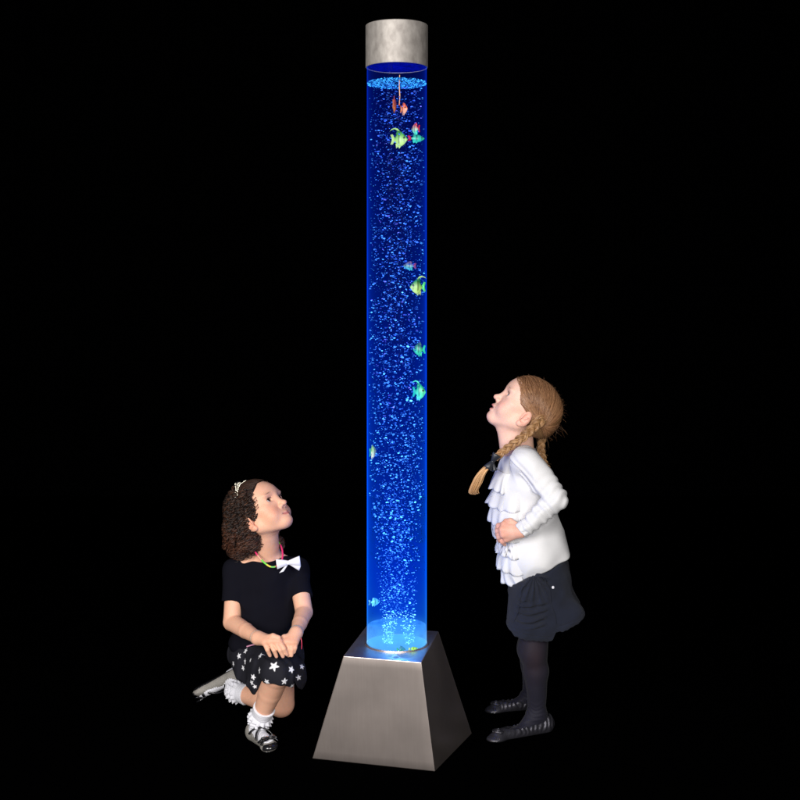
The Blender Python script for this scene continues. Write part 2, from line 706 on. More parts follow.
def emis(name, strength, attr=True, col=(1, 1, 1)):
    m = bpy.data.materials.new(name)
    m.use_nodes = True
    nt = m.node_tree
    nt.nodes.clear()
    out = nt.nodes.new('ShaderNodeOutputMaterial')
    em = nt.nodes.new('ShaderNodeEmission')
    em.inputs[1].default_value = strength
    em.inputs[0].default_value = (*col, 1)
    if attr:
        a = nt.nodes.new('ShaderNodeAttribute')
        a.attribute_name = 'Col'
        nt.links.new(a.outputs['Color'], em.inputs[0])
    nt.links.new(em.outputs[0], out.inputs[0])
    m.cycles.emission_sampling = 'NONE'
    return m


m_bub = emis('bubbles_painted_light', 1.0)  # LED light falling on bubbles and foam, put in as their own emission


def frosted():
    m = bpy.data.materials.new('frosted_diffuser')
    m.use_nodes = True
    nt = m.node_tree
    nt.nodes.clear()
    out = nt.nodes.new('ShaderNodeOutputMaterial')
    em = nt.nodes.new('ShaderNodeEmission')
    em.inputs[0].default_value = (.07, .36, .95, 1)
    tr = nt.nodes.new('ShaderNodeBsdfTransparent')
    tc = nt.nodes.new('ShaderNodeTexCoord')
    n = nt.nodes.new('ShaderNodeTexNoise')
    n.inputs['Scale'].default_value = 38
    n.inputs['Detail'].default_value = 3
    mr = nt.nodes.new('ShaderNodeMapRange')
    mr.inputs[1].default_value = .35
    mr.inputs[2].default_value = .7
    mr.inputs[3].default_value = .14
    mr.inputs[4].default_value = .55
    mx = nt.nodes.new('ShaderNodeMixShader')
    nt.links.new(tc.outputs['Object'], n.inputs['Vector'])
    nt.links.new(n.outputs['Fac'], mr.inputs[0])
    nt.links.new(mr.outputs[0], mx.inputs[0])
    nt.links.new(tr.outputs[0], mx.inputs[1])
    nt.links.new(em.outputs[0], mx.inputs[2])
    nt.links.new(mx.outputs[0], out.inputs[0])
    m.cycles.emission_sampling = 'NONE'
    return m


lathe('diffuser', [(0, BZ + .004), (TR - wt - .0012, BZ + .004), (TR - wt - .0012, BZ + .052), (0, BZ + .054)], frosted(), lamp_root)
lathe('light_disc', [(0, BZ + .0015), (TR - wt - .002, BZ + .0015), (TR - wt - .002, BZ + .0035), (0, BZ + .0035)], emis('led_disc', 0.9, False, (.10, .50, 1.0)), lamp_root)

# underside of the cap inside the tube, blue LED light put into its colour
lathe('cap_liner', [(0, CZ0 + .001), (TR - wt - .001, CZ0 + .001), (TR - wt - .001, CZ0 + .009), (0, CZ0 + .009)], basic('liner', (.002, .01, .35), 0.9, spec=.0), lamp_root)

# bubbles: nobody could count them, one object
SV, SF = quad_sphere(2)
rb = np.random.default_rng(11)
B = Geo()


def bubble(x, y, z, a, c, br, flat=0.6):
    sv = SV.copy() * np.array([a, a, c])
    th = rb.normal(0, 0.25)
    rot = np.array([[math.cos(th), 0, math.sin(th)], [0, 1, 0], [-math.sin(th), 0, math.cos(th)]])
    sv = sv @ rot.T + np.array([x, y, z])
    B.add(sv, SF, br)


Rw = TR - wt - .004
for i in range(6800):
    t = rb.uniform(0, 1) ** 1.08
    z = BZ + 0.006 + t * (WZ - BZ - 0.012)
    h = z - BZ
    # streams leave two nozzles near the bottom and spread on their way up
    spread = min(1.0, 0.16 + h / 0.5)
    th = rb.uniform(0, 2 * math.pi)
    rr = math.sqrt(rb.uniform(0, 1)) * Rw
    fx, fy = rr * math.cos(th), rr * math.sin(th)
    sx = -0.030 if rb.uniform() < .58 else 0.042
    x = TX + sx * (1 - spread) + fx * spread
    y = TY - 0.02 * (1 - spread) + fy * spread
    k = math.hypot(x - TX, y - TY)
    if k > Rw:
        x = TX + (x - TX) * Rw / k
        y = TY + (y - TY) * Rw / k
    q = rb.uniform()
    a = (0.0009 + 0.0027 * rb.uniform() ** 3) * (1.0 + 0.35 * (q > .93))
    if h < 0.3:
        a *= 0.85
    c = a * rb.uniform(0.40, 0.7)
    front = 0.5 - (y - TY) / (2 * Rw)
    bright = (0.10 + 0.9 * rb.uniform() ** 2.2) * (0.45 + 0.75 * front) * (0.55 + 0.65 * (1 - t))  # painted LED light, stronger on front bubbles and lower down
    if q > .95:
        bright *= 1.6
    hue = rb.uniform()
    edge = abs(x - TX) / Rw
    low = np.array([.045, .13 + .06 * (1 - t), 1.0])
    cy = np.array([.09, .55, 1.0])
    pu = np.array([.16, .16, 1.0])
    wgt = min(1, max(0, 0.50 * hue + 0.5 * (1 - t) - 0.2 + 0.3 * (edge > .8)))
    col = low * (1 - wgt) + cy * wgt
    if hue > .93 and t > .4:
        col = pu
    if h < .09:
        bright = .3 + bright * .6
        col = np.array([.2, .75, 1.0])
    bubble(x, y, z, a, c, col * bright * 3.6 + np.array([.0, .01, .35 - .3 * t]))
# foam floating on the water
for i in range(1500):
    th = rb.uniform(0, 2 * math.pi)
    rr = math.sqrt(rb.uniform(0.02, 1)) * (Rw + .0026) if i % 3 else Rw + .0028
    a = rb.uniform(.0009, .0026)
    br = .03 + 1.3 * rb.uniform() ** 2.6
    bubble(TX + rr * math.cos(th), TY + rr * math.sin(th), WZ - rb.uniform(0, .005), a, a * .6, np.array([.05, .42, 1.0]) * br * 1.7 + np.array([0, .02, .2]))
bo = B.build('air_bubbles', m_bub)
bo['label'] = 'countless small bubbles with LED light painted into their colour, rising in the blue water of the tube'
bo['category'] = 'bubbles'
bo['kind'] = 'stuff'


# ------------------------------------------------------------------ toy fish in the water
def fish(px, py, dep, L, hgt, thick, yaw, cols, label, streamer=False, pitch=0, tall=0.0, name='toy_fish'):
    """nose along +x before the turn; cols: belly, back, tail"""
    root = empty(name, P(px, py, dep), label, 'toy fish', 'toy fish swimming in the tube')
    belly, back, tailc = [np.array(c) for c in cols]
    ct, st = math.cos(yaw), math.sin(yaw)
    cp, sp = math.cos(pitch), math.sin(pitch)
    o = P(px, py, dep)

    def W(p):
        p = np.asarray(p, float)
        x, y, z = p[:, 0] * cp - p[:, 2] * sp, p[:, 1], p[:, 0] * sp + p[:, 2] * cp
        return np.stack([x * ct - y * st, x * st + y * ct, z], -1) + o
    n, mseg = 18, 14
    ts = np.linspace(0, 1, n)
    V, C = [], []
    for t in ts:
        x = L * (0.5 - 0.82 * t)
        env = min(1, (t / .45) ** .8) if t < .45 else max(0, math.cos((t - .45) / .55 * math.pi / 2)) ** .8
        env = max(0.0, env) - .12 * math.exp(-((t - .45) / .12) ** 2)
        env = max(env, 0.0)
        hh = hgt * 0.5 * max(env, 0.16 if t > .5 else .05)
        tt = thick * 0.5 * max(env ** .8, .12 if t > .5 else .05)
        for a in np.linspace(0, 2 * math.pi, mseg, endpoint=False):
            z = hh * math.sin(a)
            V.append((x, tt * math.cos(a), z))
            u = 0.5 + 0.5 * math.sin(a)
            stripe = 0.35 if (0.18 < t < .27 or .55 < t < .66) and u > .25 else 1.0
            C.append((belly * (1 - u) + back * u) * stripe)
    F = [(i * mseg + j, (i + 1) * mseg + j, (i + 1) * mseg + (j + 1) % mseg, i * mseg + (j + 1) % mseg) for i in range(n - 1) for j in range(mseg)]
    F += [tuple(range(mseg)), tuple(range(n * mseg - 1, (n - 1) * mseg - 1, -1))]

    def fin(poly, c0, c1, th=.0011):
        k = len(V)
        m = len(poly)
        zs = [p[1] for p in poly]
        for s in (-1, 1):
            for x, z in poly:
                V.append((x * L, s * th * .5, z * hgt))
                u = (z - min(zs)) / (max(zs) - min(zs) + 1e-6)
                C.append(c0 * (1 - u) + c1 * u)
        F.append(tuple(range(k, k + m)))
        F.append(tuple(range(k + 2 * m - 1, k + m - 1, -1)))
        for i in range(m):
            j = (i + 1) % m
            F.append((k + i, k + m + i, k + m + j, k + j))
    fin([(.20, .40), (.02, .52 + tall), (-.14, .56 + tall * .6), (-.22, .30), (0, .3)], back, back * .7)
    fin([(.12, -.38), (-.02, -.58), (-.08, -.44), (-.2, -.56), (-.24, -.25), (0, -.3)], belly, belly * 1.1)
    if streamer:
        fin([(.05, .50), (-.10, .68), (-.30, .74), (-.5, .66), (-.6, .52), (-.5, .60), (-.3, .66), (-.14, .56), (-.10, .45)], back, belly)
    body = raw_mesh('fish_body', W(V), F, M['plastic_fish'], root, np.array(C))
    V, C, F = [], [], []
    fin([(-.28, .06), (-.42, .34), (-.56, .30), (-.47, .02), (-.56, -.30), (-.42, -.30), (-.28, -.06)], tailc, tailc * .8, .0013)
    raw_mesh('tail_fin', W(V), F, M['plastic_fish'], root, np.array(C))
    for s in (-1, 1):
        ev = quad_sphere(3)[0] * hgt * .065 + np.array([L * .30, s * thick * .34, hgt * .10])
        raw_mesh('eye', W(ev), quad_sphere(3)[1], M['fish_eye'], root)
    return root


GR, DG, YG = (.10, .75, .25), (.01, .22, .05), (.55, .85, .25)
TE, RD, OR_ = (.02, .62, .45), (.55, .02, .06), (.80, .22, .03)
PI_ = math.pi
fish(399.5, 139.5, 3.462, .046, .044, .014, -.25, [YG, (.05, .35, .04), YG], 'bright green toy fish with curved top fin, facing right below the orange ones', True)
fish(394.5, 105, 3.47, .036, .040, .010, 1.35, [(.75, .22, .02), (.55, .08, .03), OR_], 'thin orange toy fish seen edge-on left of the orange cord', tall=.1)
fish(404, 109, 3.465, .026, .032, .012, -.75, [(.85, .45, .28), (.75, .12, .03), OR_], 'small orange and pink toy fish right of the orange cord')
fish(415.5, 129, 3.47, .026, .032, .012, 2.6, [(.05, .75, .55), (.60, .05, .05), RD], 'small toy fish with red back and turquoise belly, topmost on the right side')
fish(416.5, 138.5, 3.475, .046, .024, .014, .15, [(.03, .60, .42), (.03, .35, .22), (.75, .02, .08)], 'long turquoise toy fish with a red tail by the right tube wall')
fish(409.5, 266, 3.49, .036, .024, .012, 2.9, [(.05, .55, .50), (.20, .12, .22), (.30, .05, .12)], 'dim turquoise toy fish with purple tail in the upper middle of the tube')
fish(417.5, 287, 3.462, .042, .042, .014, 3.3, [YG, DG, GR], 'bright green toy fish with curved top fin, facing left', True)
fish(419, 349.5, 3.475, .034, .036, .016, 2.9, [(.05, .75, .35), (.04, .15, .10), TE], 'round dark green toy fish with turquoise belly by the right tube wall')
fish(419.5, 392, 3.475, .036, .044, .014, -.2, [(.10, .90, .60), (.02, .45, .18), TE], 'turquoise toy fish with curved top fin, facing right above the midpoint', True)
fish(372.8, 452, 3.485, .034, .036, .014, 1.1, [(.75, .85, .55), (.25, .55, .10), TE], 'pale yellow green toy fish against the left tube wall')
fish(374.5, 602, 3.48, .034, .022, .012, .5, [(.15, .75, .85), (.10, .65, .85), (.1, .5, .8)], 'pale cyan toy fish near the left tube wall low down')
fish(401.5, 650.5, 3.4425, .026, .024, .005, .3, [(.01, .45, .15), (.01, .20, .07), (.01, .4, .15)], 'round dark green toy fish resting on the bottom of the tube')
fish(413.5, 648.5, 3.4445, .026, .009, .004, .2, [(.35, .75, .12), (.25, .6, .1), YG], 'small yellow green toy fish lying on the bottom of the tube')

g = Geo()
g.tube(smooth_path([P(399.7, 75, 3.46), P(399.3, 86, 3.46), P(399.8, 96, 3.46), P(399.3, 104, 3.46)], 14), [.0011] * 5 + [.0016] * 5 + [.0012] * 4, 6, (.85, .42, .16))
g.add(quad_sphere(4)[0] * np.array([.0018, .0018, .0030]) + P(399.3, 104.5, 3.46), quad_sphere(4)[1], (.75, .15, .03))
cord = g.build('cord', M['bead'])
cord['label'] = 'thin orange cord hanging in the water under the cap'
cord['category'] = 'cord'

# ------------------------------------------------------------------ a child's head, in millimetres of its own frame
class Head:
    """C: point between the ears at eye level; Fd: where the face points; Up: crown direction"""
    def __init__(s, C, Fd, Up, sc=1.0):
        s.C = np.asarray(C, float)
        s.F = unit(Fd)
        s.U = unit(np.asarray(Up, float) - s.F * np.dot(Up, s.F))
        s.S = np.cross(s.F, s.U)
        s.k = sc * 0.001
        s.ax = np.array([s.S, s.F, s.U])

    def w(s, a, b, c):
        return s.C + (a * s.S + b * s.F + c * s.U) * s.k

    def loc(s, V):
        return ((V - s.C) @ s.ax.T) / s.k

    def e(s, c, r, ax=None):
        A = s.ax if ax is None else np.asarray(ax) @ s.ax
        return EL(s.w(*c), np.array(r) * s.k, A)

    def c(s, a, b, ra, rb):
        return RC(s.w(*a), s.w(*b), ra * s.k, rb * s.k)

    def build(s, sh, mouth_open=0.0, smile=0.0, jaw=0.0):
        k = s.k
        add = lambda prim, q: sh.add(prim, q * k)
        add(s.e((0, -6, 26), (67, 81, 66)), 10)
        add(s.e((0, 42, 20), (50, 35, 38)), 20)
        add(s.e((0, 24, -22 + jaw * .6), (54, 48, 58)), 22)
        for d in (-1, 1):
            add(s.c((d * 10, 52, -76 + jaw), (d * 42, 0, -50 + jaw * .5), 18, 19), 20)
            add(s.e((d * 29, 47, -40), (25, 24, 25)), 14)
            add(s.e((d * 40, 36, -14), (18, 22, 14)), 12)
        add(s.e((0, 62, -78 + jaw), (17, 15, 13)), 12)
        # sockets, brow, eyes
        for d in (-1, 1):
            sh.sub(s.e((d * 29, 84, 1), (17, 16, 11)), 14 * k)
            add(s.e((d * 29, 66, 17), (18, 7, 5)), 10)
            add(s.e((d * 29.5, 54.5, 0), (14.5, 14.5, 14)), 4)
            sh.sub(s.e((d * 29.5, 70, 0), (10.8, 10, 4.9)), 1.6 * k)
        # nose
        add(s.c((0, 68, -2), (0, 80, -22), 7.5, 8.5), 9)
        add(s.e((0, 85, -26), (9, 9, 8)), 5)
        for d in (-1, 1):
            add(s.e((d * 9, 77, -30), (6, 8, 6)), 4)
            sh.sub(s.e((d * 4.8, 83, -36), (2.8, 4.5, 3)), 2 * k)
        # muzzle and lips
        add(s.e((0, 63 if mouth_open else 60, -50), (25, 15, 18)), 12)
        o = mouth_open
        if o > 0:
            add(s.e((0, 75, -50 + o * .3), (17, 8.5, 5.0)), 4)
            add(s.e((0, 73, -61 - o), (14, 8.5, 5.2)), 4)
        else:
            for d in (-1, 1):
                add(s.c((d * 3, 75.0, -52.0), (d * 19, 64.0, -50.5), 4.2, 2.2), 3)
                add(s.c((0, 74.5, -60.0), (d * 15, 65.5, -55.5), 4.6, 2.6), 3)
        if o > 0:
            sh.sub(s.e((0, 84, -55.5 - o * .4), (17, 11, 1.5 + o * .6)), 3.5 * k)
        else:
            for d in (-1, 1):
                sh.sub(s.c((0, 82, -56.0), (d * 19, 70, -52.5), 1.6, 1.2), 3.0 * k)
        for d in ((-1, 1) if o > 0 else ()):
            sh.sub(s.e((d * (20 + smile * 2), 74, -54.5 + smile * 2), (2.6, 3, 2)), 4 * k)
        # ears
        for d in (-1, 1):
            A = np.array([[math.cos(.38) * 1, -d * math.sin(.38), 0], [d * math.sin(.38), math.cos(.38), 0], [0, 0, 1]])
            add(s.e((d * 67, -10, -26), (5.5, 16, 25), A), 5)
            sh.sub(s.e((d * 74, -7, -24), (5.5, 9.5, 17), A), 4 * k)
            add(s.c((d * 70, -12, -20), (d * 68, -4, -33), 2.6, 2.4), 3)
            add(s.e((d * 64, 0, -28), (5, 4, 7)), 4)
            add(s.e((d * 66, -2, -46), (5, 8, 8)), 6)
            sh.sub(s.e((d * 71, -3, -34), (4, 4.5, 6)), 3 * k)

    def skin_color(s, V, skin, blush, lip, brow, lash, far=0.0):
        L = s.loc(V)
        n = np.array([1.0])
        col = np.tile(np.asarray(skin, float), (len(V), 1))
        inface = (L[:, 1] > 30)

        def bl(c, r, to, amt, A=None):
            d = (L - np.array(c)) / np.array(r)
            g = np.exp(-(d ** 2).sum(-1)) * amt
            col[:] = lerp(col, np.asarray(to, float), np.clip(g, 0, 1))

        def hard(c, r, to, amt=1.0, soft=.25, rot=0, sx=1):
            q = L - np.array(c)
            ca, sa = math.cos(rot), math.sin(rot)
            a = q[:, 0] * ca + q[:, 2] * sa
            b = -q[:, 0] * sa + q[:, 2] * ca
            d = np.sqrt((a / r[0]) ** 2 + (b / r[2]) ** 2 + (q[:, 1] / r[1]) ** 2)
            col[:] = lerp(col, np.asarray(to, float), np.clip((1 - d) / soft, 0, 1) * amt)
        for d in (-1, 1):
            bl((d * 38, 62, -34), (20, 25, 17), blush, .5)
            bl((d * 69, -8, -28), (10, 20, 26), blush, .55)
            hard((d * 31, 68, 19), (17, 22, 2.7), brow, .75, .7, rot=-d * .10)
            hard((d * 29.5, 66, 5.4), (14, 12, 1.7), lash, .85, .6)
            hard((d * 29.5, 66, -5.6), (12, 12, 1.0), lash, .35, .8)
            bl((d * 4.8, 84, -36), (2.4, 4, 2.2), np.asarray(blush) * .3, .8)  # shade inside the nostrils painted dark
        bl((0, 93, -27), (10, 10, 9), blush, .4)
        bl((0, 75, -82), (14, 14, 10), blush, .3)
        return col, L, hard

    def lips(s, hard, lip, o=0.0, dark=(.12, .02, .02)):
        hard((0, 78, -51.0 + o * .3), (19, 34, 4.6), lip, .9, .45)
        hard((0, 78, -60 - o), (16, 34, 4.8), lip, .9, .45)
        hard((0, 76, -55.6 - o * .4), (19, 26, .9 + o * .5), dark, .85, .6)

    def smile_color(s, V, col, lip, dark):
        L = s.loc(V)
        x, z = L[:, 0], L[:, 2] - (-56.0 + .0085 * L[:, 0] ** 2)
        w_ = np.clip(1 - (x / 20.5) ** 2, 0, 1)
        up = np.clip((5.6 * w_ ** .7 - z) / 1.2, 0, 1) * (z >= 0)
        lo = np.clip((z + 6.4 * w_ ** .8) / 1.4, 0, 1) * (z < 0)
        m = np.clip(up + lo, 0, 1) * (L[:, 1] > 52) * (w_ > 0)
        col[:] = lerp(col, np.asarray(lip, float), m * .85)
        line = np.clip((1.1 - np.abs(z)) / .8, 0, 1) * (L[:, 1] > 52) * np.clip((20 - np.abs(x)) / 6, 0, 1)
        col[:] = lerp(col, np.asarray(dark, float), line * .8)

    def eyes(s, parent, iris, look=(0, 0, 0), lash=(.02, .01, .008)):
        for d in (-1, 1):
            V, F = quad_sphere(16)
            c = np.array([d * 29.5, 54.5, 0.0])
            g = unit(np.array([look[0], 1.0, look[1]]))
            dot = V @ g
            col = np.tile(np.array([.50, .47, .46]), (len(V), 1))  # eye white darkened, shade put into its colour
            col[dot > math.cos(.56)] = np.asarray(iris) * .3
            col[dot > math.cos(.50)] = iris
            col[dot > math.cos(.25)] = (.004, .004, .004)
            W = (V * 13.0 + c)
            W = s.C + (W @ s.ax) * s.k
            eo = raw_mesh('eye', W, F, M['eye'], parent, col)
            G = Geo()
            a = np.linspace(-1.25, 1.25, 15)
            x, z = 11.3 * np.sin(a), 5.2 * np.cos(a) + .3
            rr = 14.9
            pts = np.stack([d * 29.5 + x, 54.5 + np.sqrt(rr * rr - x * x - z * z * .95), z], -1)
            G.tube(s.C + (pts @ s.ax) * s.k, .0006, 5, lash)
            for i in range(1, 14):
                b = pts[i]
                t = np.linspace(0, 1, 5)[:, None]
                q = b + t * np.array([np.sign(x[i] * d + 2) * d * 1.2 + x[i] * .12, 4.5, 1.0]) + t ** 2 * np.array([0, 0, 2.2])
                G.tube(s.C + (q @ s.ax) * s.k, np.linspace(.00045, .00015, 5), 3, lash)
            G.build('eyelash', M['dark_hair'], eo)


def ribbon_geo(path, wdir, width, thick=.0008, wave=None):
    """flat strip along path, width direction wdir (n,3)"""
    p = np.asarray(path, float)
    n = len(p)
    wdir = np.broadcast_to(np.asarray(wdir, float), p.shape)
    T = np.gradient(p, axis=0)
    T /= np.linalg.norm(T, axis=1)[:, None] + 1e-9
    N = np.cross(T, wdir)
    N /= np.linalg.norm(N, axis=1)[:, None] + 1e-9
    wd = np.broadcast_to(np.asarray(width, float), (n,))[:, None] * .5
    V = np.concatenate([p - wdir * wd - N * thick, p + wdir * wd - N * thick, p + wdir * wd + N * thick, p - wdir * wd + N * thick])
    F = []
    for i in range(n - 1):
        for a in range(4):
            b = (a + 1) % 4
            F.append((a * n + i, b * n + i, b * n + i + 1, a * n + i + 1))
    F.append((0, 3 * n, 2 * n, n))
    F.append((n - 1, 2 * n - 1, 3 * n - 1, 4 * n - 1))
    return V, np.array(F)


def frill(name, m, parent, centre, axis, r0, r1, h, waves, amp, a0=0, a1=2 * math.pi, ref=(1, 0, 0), seed=1, rows=9, ell=1.0, th=.0008, both=None):
    """gathered cuff: a flaring band round an axis with a rippled free edge"""
    rg = np.random.default_rng(seed)
    axis = unit(axis)
    X = unit(np.asarray(ref, float) - axis * np.dot(ref, axis))
    Y = np.cross(axis, X)
    n = max(40, waves * 10)
    th_ = np.linspace(a0, a1, n)
    ph = np.cumsum(rg.uniform(.6, 1.4, n))
    ph = ph / ph[-1] * waves * 2 * math.pi
    grid = []
    for i in range(rows):
        t = i / (rows - 1)
        r = r0 + (r1 - r0) * t ** .8 + amp * t * np.sin(ph) + amp * .3 * t * np.sin(ph * 2.3 + 1)
        z = h * t + amp * .35 * t * np.cos(ph * 1.0 + .5)
        p = np.asarray(centre) + (r * np.cos(th_))[:, None] * X + (r * ell * np.sin(th_))[:, None] * Y + z[:, None] * axis
        grid.append(p)
    G = np.array(grid)
    nr = rows
    out = G
    d = np.asarray(centre) + axis * h * .5
    inn = G - (G - d) / np.linalg.norm(G - d, axis=-1)[..., None] * th * 2
    V = np.concatenate([out.reshape(-1, 3), inn.reshape(-1, 3)])
    F = []
    o = nr * n
    for i in range(nr - 1):
        for j in range(n - 1):
            a = i * n + j
            F.append((a, a + 1, a + n + 1, a + n))
            F.append((o + a, o + a + n, o + a + n + 1, o + a + 1))
    for j in range(n - 1):
        a = (nr - 1) * n + j
        F.append((a, a + 1, o + a + 1, o + a))
        F.append((j + 1, j, o + j, o + j + 1))
    return raw_mesh(name, V, np.array(F), m, parent)


def finger(sh, pts, r, k=.003):
    for a, b, ra, rb_ in zip(pts[:-1], pts[1:], r[:-1], r[1:]):
        sh.add(RC(a, b, ra, rb_), k)


def bow_geo(G, c, X, Y, N, w, h, col=(1, 1, 1), tails=True, th=.0012, drop=.8, fold=.35):
    """ribbon bow: two puffed loops, two tails and a knot; X across, Y up, N outward"""
    c, X, Y, N = map(lambda v: np.asarray(v, float), (c, X, Y, N))
    for s in (-1, 1):
        a = np.linspace(0, 2 * math.pi, 21)
        x = s * (1 - np.cos(a)) * .5 * w * .5
        z = np.sin(a) * fold * h * .35 + h * .18
        y = np.sin(a) * 0
        path = c + x[:, None] * X + z[:, None] * N + (y + .04 * h)[:, None] * Y
        wd = h * (.35 + .65 * np.abs(x) / (w * .5))
        V, F = ribbon_geo(path, np.tile(Y, (21, 1)), wd, th)
        G.add(V, F, col)
        if tails:
            t = np.linspace(0, 1, 12)
            path = c + (s * t * w * .28)[:, None] * X - (t * h * drop)[:, None] * Y + (h * .12 + np.sin(t * 5) * h * .06)[:, None] * N
            V, F = ribbon_geo(path, np.tile(unit(X + s * .35 * Y), (12, 1)), h * (.22 + .25 * t), th)
            G.add(V, F, col)
    SVk, SFk = quad_sphere(5)
    G.add(c + (SVk * np.array([w * .09, h * .2, h * .18])) @ np.array([X, Y, N]) + N * h * .18, SFk, col)

# ------------------------------------------------------------------ kneeling girl, left of the lamp
g1 = empty('person', (P(262, 735, 3.6)[0], 3.62, 0), 'curly dark haired girl in black top kneeling on one knee, looking up', 'person', 'children beside the lamp')
yaw, pit = math.radians(64), math.radians(38)
H1 = Head(P(259.6, 511.3, 3.62), (math.sin(yaw) * math.cos(pit), -math.cos(yaw) * math.cos(pit), math.sin(pit)), (0, 0, 1), 0.975)

SK1 = (.80, .44, .30)
b1 = Shape()
H1.build(b1, 0.0, 1.0, 6.0)
nb = P(266, 556, 3.665)
b1.add(RC(H1.w(0, -16, -52), nb, .036, .040), .018)
# torso (under the top)
chest = P(267, 583, 3.675)
belly = P(266, 622, 3.68)
hips = P(267, 650, 3.70)
b1.add(EL(chest, (.078, .058, .085)), .02)
b1.add(EL(belly, (.074, .06, .08)), .02)
b1.add(EL(hips, (.085, .07, .055)), .02)
shR, shL = P(236, 570, 3.665), P(296.5, 570, 3.675)
b1.add(RC(nb + (0, 0, -.012), shR, .032, .030), .02)
b1.add(RC(nb + (0, 0, -.012), shL, .032, .030), .02)
elR, elL = P(232, 622, 3.63), P(304, 612, 3.62)
wrR, wrL = P(258, 638, 3.49), P(296, 633, 3.49)
b1.add(RC(shR, elR, .028, .0255), .004)
b1.add(RC(elR, wrR + (elR - wrR) * .45, .0255, .0222), .003)
b1.add(RC(wrR + (elR - wrR) * .45, wrR, .0222, .0165), .003)
b1.add(RC(shL, elL, .027, .0250), .004)
b1.add(RC(elL, wrL + (elL - wrL) * .45, .0250, .0212), .003)
b1.add(RC(wrL + (elL - wrL) * .45, wrL, .0212, .0160), .003)
# her right hand lies over the left one on the knee
kn = [P(264.5, 642.5, 3.455), P(269.5, 641.5, 3.450), P(275, 641, 3.447), P(279.5, 641.5, 3.448)]
for a, r in zip(kn, (.0095, .010, .010, .0095)):
    b1.add(RC(wrR, a, .0145, r), .010)
tips = [(P(267.5, 649.5, 3.445), P(270, 655.5, 3.452)), (P(274, 650, 3.438), P(276.5, 656.5, 3.445)), (P(280, 650, 3.436), P(283, 656.5, 3.442)), (P(284, 648.5, 3.440), P(287, 654.5, 3.446))]
for a, (m_, t_) in zip(kn, tips):
    finger(b1, [a, m_, t_], [.0072, .0066, .0052], .0018)
finger(b1, [P(266, 638, 3.465), P(273, 636, 3.452), P(279, 637.5, 3.446)], [.0085, .0075, .0058], .003)
# left hand
kl = [P(284, 641, 3.462), P(288, 641.5, 3.458), P(292, 642.5, 3.458), P(295.5, 642.5, 3.462)]
for a in kl:
    b1.add(RC(wrL, a, .0140, .0092), .010)
for a, t_ in zip(kl, [P(284.5, 653, 3.459), P(288.5, 655.5, 3.453), P(291.5, 655.5, 3.452), P(294, 652, 3.456)]):
    finger(b1, [a, (a + t_) / 2 + np.array([.001, -.004, 0]), t_], [.0070, .0064, .0052], .0018)
finger(b1, [P(290, 636, 3.474), P(284, 637, 3.466), P(280, 640, 3.460)], [.0080, .0070, .0056], .003)
# legs: right foot planted, left knee on the floor
hipR, hipL = P(258, 652, 3.69), P(276, 653, 3.70)
knR, knL = P(277, 674, 3.485), P(281, 703.5, 3.735)
anR, anL = P(259, 722, 3.590), P(233, 691, 3.86)
b1.add(RC(hipR, knR, .052, .039), .02)
mid = knR + (anR - knR) * .38 + np.array([0, .006, 0])
b1.add(RC(knR, mid, .0375, .0335), .004)
b1.add(RC(mid, anR, .0335, .022), .004)
b1.add(RC(hipL, knL, .052, .040), .02)
mid = knL + (anL - knL) * .4
b1.add(RC(knL, mid, .0385, .034), .004)
b1.add(RC(mid, anL, .034, .021), .004)
toR = P(268, 742.5, 3.500)
hlR = P(255, 732, 3.60)
b1.add(RC(hlR, toR, .020, .016), .012)
b1.add(RC(anR, hlR, .021, .019), .012)
toL = P(203, 692, 3.92)
hlL = P(234, 676, 3.885)
b1.add(RC(anL, hlL, .020, .019), .012)
b1.add(RC(hlL, toL, .019, .014), .012)


def col1(V):
    skin = np.array(SK1)
    col, L, hard = H1.skin_color(V, skin, (.72, .27, .18), None, (.10, .045, .03), (.03, .015, .012))
    H1.smile_color(V, col, (.62, .21, .19), (.25, .06, .05))
    for c in (knR, knL, elR, elL, *kn, *kl):
        col = lerp(col, np.array([.70, .30, .20]), gauss(V, c, .03 if c is knR or c is knL else .012) * .45)
    for (_, t_) in tips:
        col = lerp(col, np.array([.78, .42, .34]), gauss(V, t_ + np.array([0, -.004, 0]), .0045) * .8)
    return col


sdf_obj('body', b1, M['skin'], g1, .0026, (2, P(0, 560, 3.62)[2], P(0, 478, 3.62)[2], .0014), col1)
H1.eyes(g1, (.05, .022, .012), (.0, .26))

# black top
rb_n = wavy(3, 45)
folds = wavy(4, 90)
t1 = Shape()
dz = lambda a: (lambda p: a * rb_n(p))
t1.add(RC(nb + (0, .004, -.030), shR + (0, 0, -.004), .038, .0345), .02)
t1.add(RC(nb + (0, .004, -.030), shL + (0, 0, -.004), .038, .0335), .02)
t1.add(RC(shR, shR + (elR - shR) * .60, .0355, .0345), .012)
t1.add(RC(shL, shL + (elL - shL) * .62, .0350, .0340), .012)
aR, aL = unit(elR - shR), unit(elL - shL)
# sleeve ends and neckline
t1.sub(RC(shR + aR * .205, shR + aR * .30, .120, .12), .002)
t1.sub(RC(shL + aL * .192, shL + aL * .30, .115, .12), .002)
t1.add(EL(chest, (.086, .066, .095)), .02)
t1.add(EL(P(266, 612, 3.68), (.090, .072, .088)), .03)
t1.add(EL(P(264, 642, 3.685), (.103, .084, .06)), .04)
t1.sub(EL(nb + (.002, -.016, .020), (.040, .058, .034)), .004)
rg_ = wavy(9, 38)
t1.warp(lambda p: .0022 * rb_n(p) + .0012 * folds(p) + .003 * np.sqrt(rg_(p) ** 2 + .02) - .0030)
sdf_obj('top', t1, M['black_cotton'], g1, .0022)

